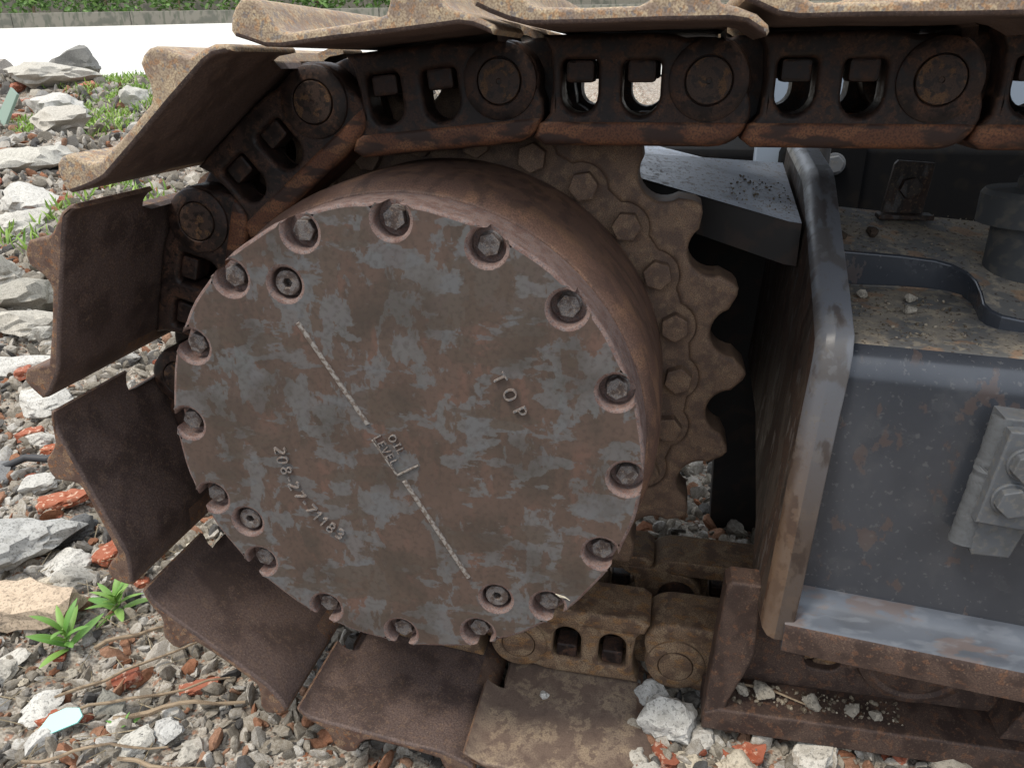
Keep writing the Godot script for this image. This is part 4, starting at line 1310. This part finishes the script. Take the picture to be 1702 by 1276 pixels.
func build_plants():
	weed(Vector2(-0.650, -0.125), 11, 0.082, "small bright green weed with long leaves at the end of the tan block", 3)
	weed(Vector2(-0.64, -0.235), 15, 0.075, "bushy green weed just behind the small one by the tan block", 4)
	weed(Vector2(-0.455, 0.0), 5, 0.035, "tiny grassy sprout between the dark slab and the twigs", 8)
	# grass on the rubble under the crest
	rng.seed = 21
	var list := []
	for k in 7000:
		var patch: Array = [[Vector2(-4.05, -5.1), 0.8], [Vector2(-4.6, -6.1), 0.6], [Vector2(-2.2, -2.4), 0.45], [Vector2(-1.55, -1.9), 0.35], [Vector2(-5.3, -6.6), 0.6]][[0, 0, 0, 1, 1, 2, 3, 4][rng.randi() % 8]]
		var a := rng.randf() * TAU
		var r: float = sqrt(rng.randf()) * patch[1]
		var x: float = patch[0].x + cos(a) * r
		var z: float = patch[0].y + sin(a) * r
		if gn.get_noise_2d(x * 3.0, z * 3.0) < -0.05:
			continue
		var sz := rng.randf_range(0.03, 0.085)
		list.append([Transform3D(Basis.from_euler(Vector3(rng.randf_range(-0.7, 0.7), rng.randf() * TAU, rng.randf_range(-0.7, 0.7))) * Basis.from_scale(Vector3(sz, sz, sz)), Vector3(x, ground_y(x, z) + 0.03, z)), Color(0.13, 0.24, 0.035).lerp(Color(0.3, 0.42, 0.08), rng.randf())])
	var bl := commit([[blade(1.0, 0.07, 0.8, Color.WHITE, 4), mats.leaf_green]], 60.0)
	scatter("grass", bl, list, "low yellow-green grass and weeds growing on the rubble slope", "grass")
	# shrubs over the far wall
	var sites := [[-34.0, 1.6, 0.10], [-31.0, 1.7, 0.06], [-28.0, 1.5, 0.14], [-25.0, 1.3, 0.2], [-22.5, 1.2, 0.16], [-20.0, 1.3, 0.25], [-17.6, 1.1, 0.3], [-15.2, 1.3, 0.26], [-13.0, 1.2, 0.32], [-10.8, 1.1, 0.3], [-8.5, 1.3, 0.25]]
	var names := ["dark green bush", "deep green bush", "broad dark bush", "mid green bush", "leafy green bush", "rounded green bush", "bright green bush", "loose green bush", "light green bush", "pale green bush", "yellow-green bush"]
	var lfm := commit([[blade(1.0, 0.26, 0.6, Color.WHITE, 3), mats.leaf_green]], 60.0)
	for i in sites.size():
		var sx: float = sites[i][0]
		var sr: float = sites[i][1]
		var wz := -22.8 - 0.1 * sx * -1.0 - 1.3
		wz = -24.2 - sx * 0.1 - 0.9
		var wy := ground_y(0, -24.5)
		var o := thing("bush", "%s on the far wall, %s" % [names[i], ["leftmost of the row", "second from the left", "third from the left", "fourth from the left", "fifth from the left", "sixth from the left", "seventh from the left", "fifth from its right end", "fourth from its right end", "third from its right end", "near its right end"][i]], "bush", Vector3(sx, wy, wz), "bushes along the far wall")
		var st := Soup.new()
		tube(st, [Vector3(0, 0, 0), Vector3(0.1, sr * 0.5, 0), Vector3(0.0, sr, 0.1)], 0.05, 0.02, 6)
		piece("stem", commit([[st, mats.dry_wood]]), o, Transform3D(Basis(), o.position))
		var ll := []
		for k in 900:
			var d := Vector3(rng.randfn(), rng.randfn(), rng.randfn()).normalized() * pow(rng.randf(), 0.45)
			d *= 1.0 + gn.get_noise_3d(d.x * 1.7 + i * 5, d.y * 1.7, d.z * 1.7) * 0.9
			var lp := Vector3(d.x * sr * 1.25, sr * 0.75 + d.y * sr * 0.85, d.z * sr * 0.7)
			if lp.y < 0.25 and rng.randf() < 0.6:
				continue
			var sz := rng.randf_range(0.10, 0.24)
			ll.append([Transform3D(Basis.from_euler(Vector3(rng.randf() * TAU, rng.randf() * TAU, rng.randf() * TAU)) * Basis.from_scale(Vector3.ONE * sz), lp), Color(0.045, 0.10, 0.03).lerp(Color(0.16, 0.28, 0.06), clampf(rng.randf() * 0.6 + sites[i][2], 0, 1))])
		scatter("foliage", lfm, ll, "", "", o)

func build_litter():
	var twigs := [
		[Vector2(-0.575, 0.03), Vector2(-0.345, -0.115), 0.003, "long thin grey twig slanting up towards the bottom track shoe"],
		[Vector2(-0.59, -0.02), Vector2(-0.38, -0.22), 0.0026, "pale twig slanting behind the dark red brick"],
		[Vector2(-0.47, 0.0), Vector2(-0.30, -0.075), 0.0045, "thick bleached stick with a split end below the orange flake"],
		[Vector2(-0.55, 0.09), Vector2(-0.36, 0.03), 0.003, "dark twig along the bottom left, nearest of the twigs"],
		[Vector2(-0.42, 0.06), Vector2(-0.19, 0.055), 0.0034, "dry stick lying below the gap between the bottom shoes"],
		[Vector2(-0.60, -0.13), Vector2(-0.50, -0.21), 0.004, "short brown twig right of the bushy weed"],
	]
	for k in twigs.size():
		rng.seed = 200 + k
		var q = twigs[k]
		var path := []
		for i in 9:
			var t := i / 8.0
			var p: Vector2 = q[0].lerp(q[1], t) + Vector2(rng.randf_range(-1, 1), rng.randf_range(-1, 1)) * 0.004
			path.append(Vector3(p.x, ground_y(p.x, p.y) + 0.016 + 0.01 * sin(t * PI) + rng.randf() * 0.002, p.y))
		var s := Soup.new()
		tube(s, path, q[2], q[2] * 0.5, 7, 0.2)
		tag(piece("twig", commit([[s, mats.dry_wood]], 50.0)), q[3], "twig", "dry twigs on the rubble")
	# fine straw
	rng.seed = 300
	var list := []
	var st := Soup.new()
	tube(st, [Vector3(-0.5, 0, 0), Vector3(-0.1, 0.03, 0.02), Vector3(0.5, 0, 0)], 0.02, 0.012, 4)
	for k in 420:
		var x := rng.randf_range(-0.95, 0.3)
		var z := rng.randf_range(-0.5, 0.2)
		if in_machine(x, z): continue
		var l := rng.randf_range(0.02, 0.09)
		list.append([Transform3D(Basis.from_euler(Vector3(0, rng.randf() * TAU, rng.randf_range(-0.25, 0.25))) * Basis.from_scale(Vector3(l, l * 0.7, l * 0.7)), Vector3(x, ground_y(x, z) + 0.012, z)), Color(0.3, 0.25, 0.17).lerp(Color(0.5, 0.43, 0.32), rng.randf())])
	scatter("straw", commit([[st, mats.grit]], 60.0), list, "fine dry straw and splinters strewn over the gravel", "straw")
	var sh := Soup.new()
	slab(PackedVector2Array([Vector2(-0.03, -0.016), Vector2(-0.024, 0.006), Vector2(-0.004, 0.019), Vector2(0.016, 0.022), Vector2(0.027, 0.012), Vector2(0.024, 0.002), Vector2(-0.012, -0.02), Vector2(-0.026, -0.022)]), [], 0.0015, -0.0015, 0.0006, sh, sh, sh)
	tag(piece("plastic_shard", commit([[sh, mats.cyan_plastic]], 30.0), self, Transform3D(Basis(Vector3(1, 0, 0), -1.05) , Vector3(-0.535, ground_y(-0.535, 0.02) + 0.02, 0.022))), "pale turquoise plastic shard beside the orange brick piece", "plastic shard")
	var gs := Soup.new()
	slab(PackedVector2Array([Vector2(-0.07, -0.14), Vector2(0.03, -0.15), Vector2(0.07, 0.12), Vector2(0.0, 0.16)]), [], 0.012, -0.012, 0.004, gs, gs, gs)
	var gm := plain("green_slate", Color8(128, 146, 132), 0.6)
	tag(piece("slate_shard", commit([[gs, gm]], 30.0), self, Transform3D(Basis(Vector3(1, 0, 0), -0.4) * Basis(Vector3(0, 0, 1), -0.2), Vector3(-4.62, ground_y(-4.6, -4.6) + 0.14, -4.55))), "grey-green slate shard standing beside the bright white chunk", "slate shard")
	var hs := Soup.new()
	var hp := []
	for i in 12:
		var t := i / 11.0
		var x := lerpf(-1.55, -1.04, t)
		var z := lerpf(-0.56, -0.68, t)
		hp.append(Vector3(x, ground_y(x, z) + 0.012 + 0.03 * t, z))
	tube(hs, hp, 0.009, 0.009, 10)
	tag(piece("cable", commit([[hs, mats.black_rubber]], 60.0)), "black cable lying over the rubble towards the third track shoe", "cable")
	var fk := Soup.new()
	slab(PackedVector2Array([Vector2(0.1665, -0.1845), Vector2(0.172, -0.1862), Vector2(0.1775, -0.1872), Vector2(0.1835, -0.1915), Vector2(0.1785, -0.1888), Vector2(0.172, -0.1885)]), [], 0.0016, 0.0002, 0.0004, fk, fk, fk)
	tag(piece("husk", commit([[fk, plain("pale_husk", Color8(190, 180, 160), 0.8)]], 30.0), self, at(0.0155, 0.0155, 0)), "tiny curved pale husk stuck on the cover near its lower right bolt", "husk")
	# crumbs of earth on the machine
	rng.seed = 500
	var clods := [
		[Vector3(0.507, 0.183, -0.372), 0.0085, 0, "dark brown clod on the step plate beside the end plate"],
		[Vector3(0.551, 0.186, -0.385), 0.008, 0, "brown clod in the middle of the step plate"],
		[Vector3(0.523, 0.130, -0.272), 0.0055, 1, "pale crumb at the foot of the step near the end plate"],
		[Vector3(0.578, 0.129, -0.262), 0.0055, 1, "tan crumb on the lower ledge below the step"],
		[Vector3(0.566, 0.125, -0.222), 0.0065, 1, "largest pale crumb lying out on the lower ledge"],
		[Vector3(0.425, -0.406, -0.146), 0.008, 1, "grey crumb nearest the upright in the guard rail"],
		[Vector3(0.452, -0.403, -0.146), 0.013, 1, "biggest grey clod lying in the guard rail"],
		[Vector3(0.515, -0.405, -0.140), 0.010, 1, "oblong grey clod beside the straw in the guard rail"],
		[Vector3(0.568, -0.406, -0.136), 0.009, 1, "grey clod in the guard rail below the roller"],
		[Vector3(0.598, -0.407, -0.132), 0.008, 1, "last grey clod of the row in the guard rail"],
		[Vector3(0.152, -0.4405, -0.12), 0.0065, 2, "white chip lying on the lowest track shoe"],
	]
	for q in clods:
		var tint: Color = [Color(0.12, 0.09, 0.07), Color(0.6, 0.56, 0.5), Color(1, 1, 1)][q[2]]
		stone("earth_clod", 0, rng.randi() % 9, q[0], Vector3.ONE * q[1] * 1.3, Vector3(rng.randf(), rng.randf() * 6, 0), tint, q[3], "clod", "clods lying on the machine")
	var crumbs := []
	for k in 760:
		var p: Vector3
		var s := 0.0006 + 0.0016 * pow(rng.randf(), 3.0)
		var r := rng.randf()
		if r < 0.35:
			var x := rng.randf_range(0.49, 0.8)
			var z := rng.randf_range(-0.48, -0.335)
			p = Vector3(x, 0.17 + 0.2 * (-z - 0.327) - 0.05 * (x - 0.52), z)
		elif r < 0.6:
			p = Vector3(rng.randf_range(0.49, 0.62), 0.0, rng.randf_range(-0.29, -0.15))
			p.y = lerpf(0.1165, 0.1265, (-p.z - 0.15) / 0.14)
			p.z += 0.14 * (p.x - 0.484)
		elif r < 0.85:
			p = Vector3(rng.randf_range(0.41, 0.63), -0.4105, rng.randf_range(-0.165, -0.125))
			s *= 1.6
		else:
			p = Vector3(rng.randf_range(0.36, 0.44), 0.0, rng.randf_range(-0.45, -0.33))
			p.y = 0.2085 + 0.18 * (-p.z - 0.305) + (0.4465 - p.x) * 0.2
		crumbs.append([Transform3D(Basis.from_euler(Vector3(rng.randf() * 6, rng.randf() * 6, 0)) * Basis.from_scale(Vector3.ONE * s), p), Color(0.1, 0.075, 0.055).lerp(Color(0.42, 0.37, 0.3), rng.randf())])
	var cm := ArrayMesh.new()
	cm.add_surface_from_arrays(Mesh.PRIMITIVE_TRIANGLES, pebbles[0].surface_get_arrays(0))
	cm.surface_set_material(0, mats.grit)
	scatter("crumbs", cm, crumbs, "fine crumbs of dried earth scattered on the frame and guard", "dirt")
	var sw := Soup.new()
	tube(sw, [Vector3(0.418, -0.405, -0.155), Vector3(0.46, -0.402, -0.15), Vector3(0.51, -0.408, -0.135)], 0.0022, 0.0012, 6)
	tag(piece("straw_stalk", commit([[sw, mats.dry_wood]], 60.0)), "single dry stalk lying among the clods in the guard rail", "stalk")

func _ready():
	var cam := Camera3D.new()
	cam.name = "camera"
	add_child(cam)
	cam.position = Vector3(0.2824, 0.3994, 0.7367)
	cam.rotation = Vector3(-0.391, 0.2008, -0.008)
	cam.fov = 52.42
	cam.near = 0.02
	cam.far = 900.0
	cam.current = true
	var we := WorldEnvironment.new()
	we.name = "world"
	var env := Environment.new()
	env.background_mode = Environment.BG_SKY
	var sky := Sky.new()
	var sm := ProceduralSkyMaterial.new()
	sm.sky_top_color = Color(0.93, 0.96, 1.0)
	sm.sky_horizon_color = Color(0.70, 0.73, 0.77)
	sm.sky_curve = 0.35
	sm.ground_bottom_color = Color(0.3, 0.29, 0.27)
	sm.ground_horizon_color = Color(0.6, 0.6, 0.58)
	sky.sky_material = sm
	env.sky = sky
	env.tonemap_mode = Environment.TONE_MAPPER_LINEAR
	env.tonemap_exposure = 2.0
	env.sdfgi_enabled = true
	env.ssao_enabled = true
	env.ssil_enabled = true
	we.environment = env
	add_child(we)
	var sun := DirectionalLight3D.new()
	sun.name = "sun"
	sun.light_energy = 0.5
	sun.light_color = Color(1.0, 0.97, 0.92)
	sun.light_angular_distance = 14.0
	sun.shadow_enabled = true
	add_child(sun)
	sun.look_at_from_position(Vector3(-2.2, 5.0, 1.8), Vector3.ZERO)
	make_materials()
	mats.pale_scrape = surface("scraped_line", Color8(128, 122, 116), 0.6, [[9.0, 4, Vector2.ONE, 0.45, 0.6, Color8(90, 78, 70, 220), 0.7, 0.45]], 0.06, 256, 0.0)
	mats.cast_letter = surface("cast_letters", Color8(112, 100, 92), 0.55, [[9.0, 4, Vector2.ONE, 0.45, 0.6, Color8(98, 98, 100, 220), 0.5, 0.45], [20.0, 3, Vector2.ONE, 0.6, 0.7, Color8(160, 150, 140, 160), 0.6, 0.6]], 0.06, 256, 0.0)
	mats.post_paint = surface("post_grey", Color8(60, 61, 62), 0.7, [[8.0, 4, Vector2.ONE, 0.5, 0.75, Color8(84, 80, 74, 210), 0.85, 0.5]], 0.2, 256, 0.04)
	build_ground()
	var ex := thing("excavator", "dark grey crawler excavator with a rusty track and round chipped drive cover", "excavator", Vector3(0.3, -0.505, -0.3))
	build_frame(ex)
	build_drive(ex)
	build_track(ex)
	build_rubble()
	build_plants()
	build_litter()
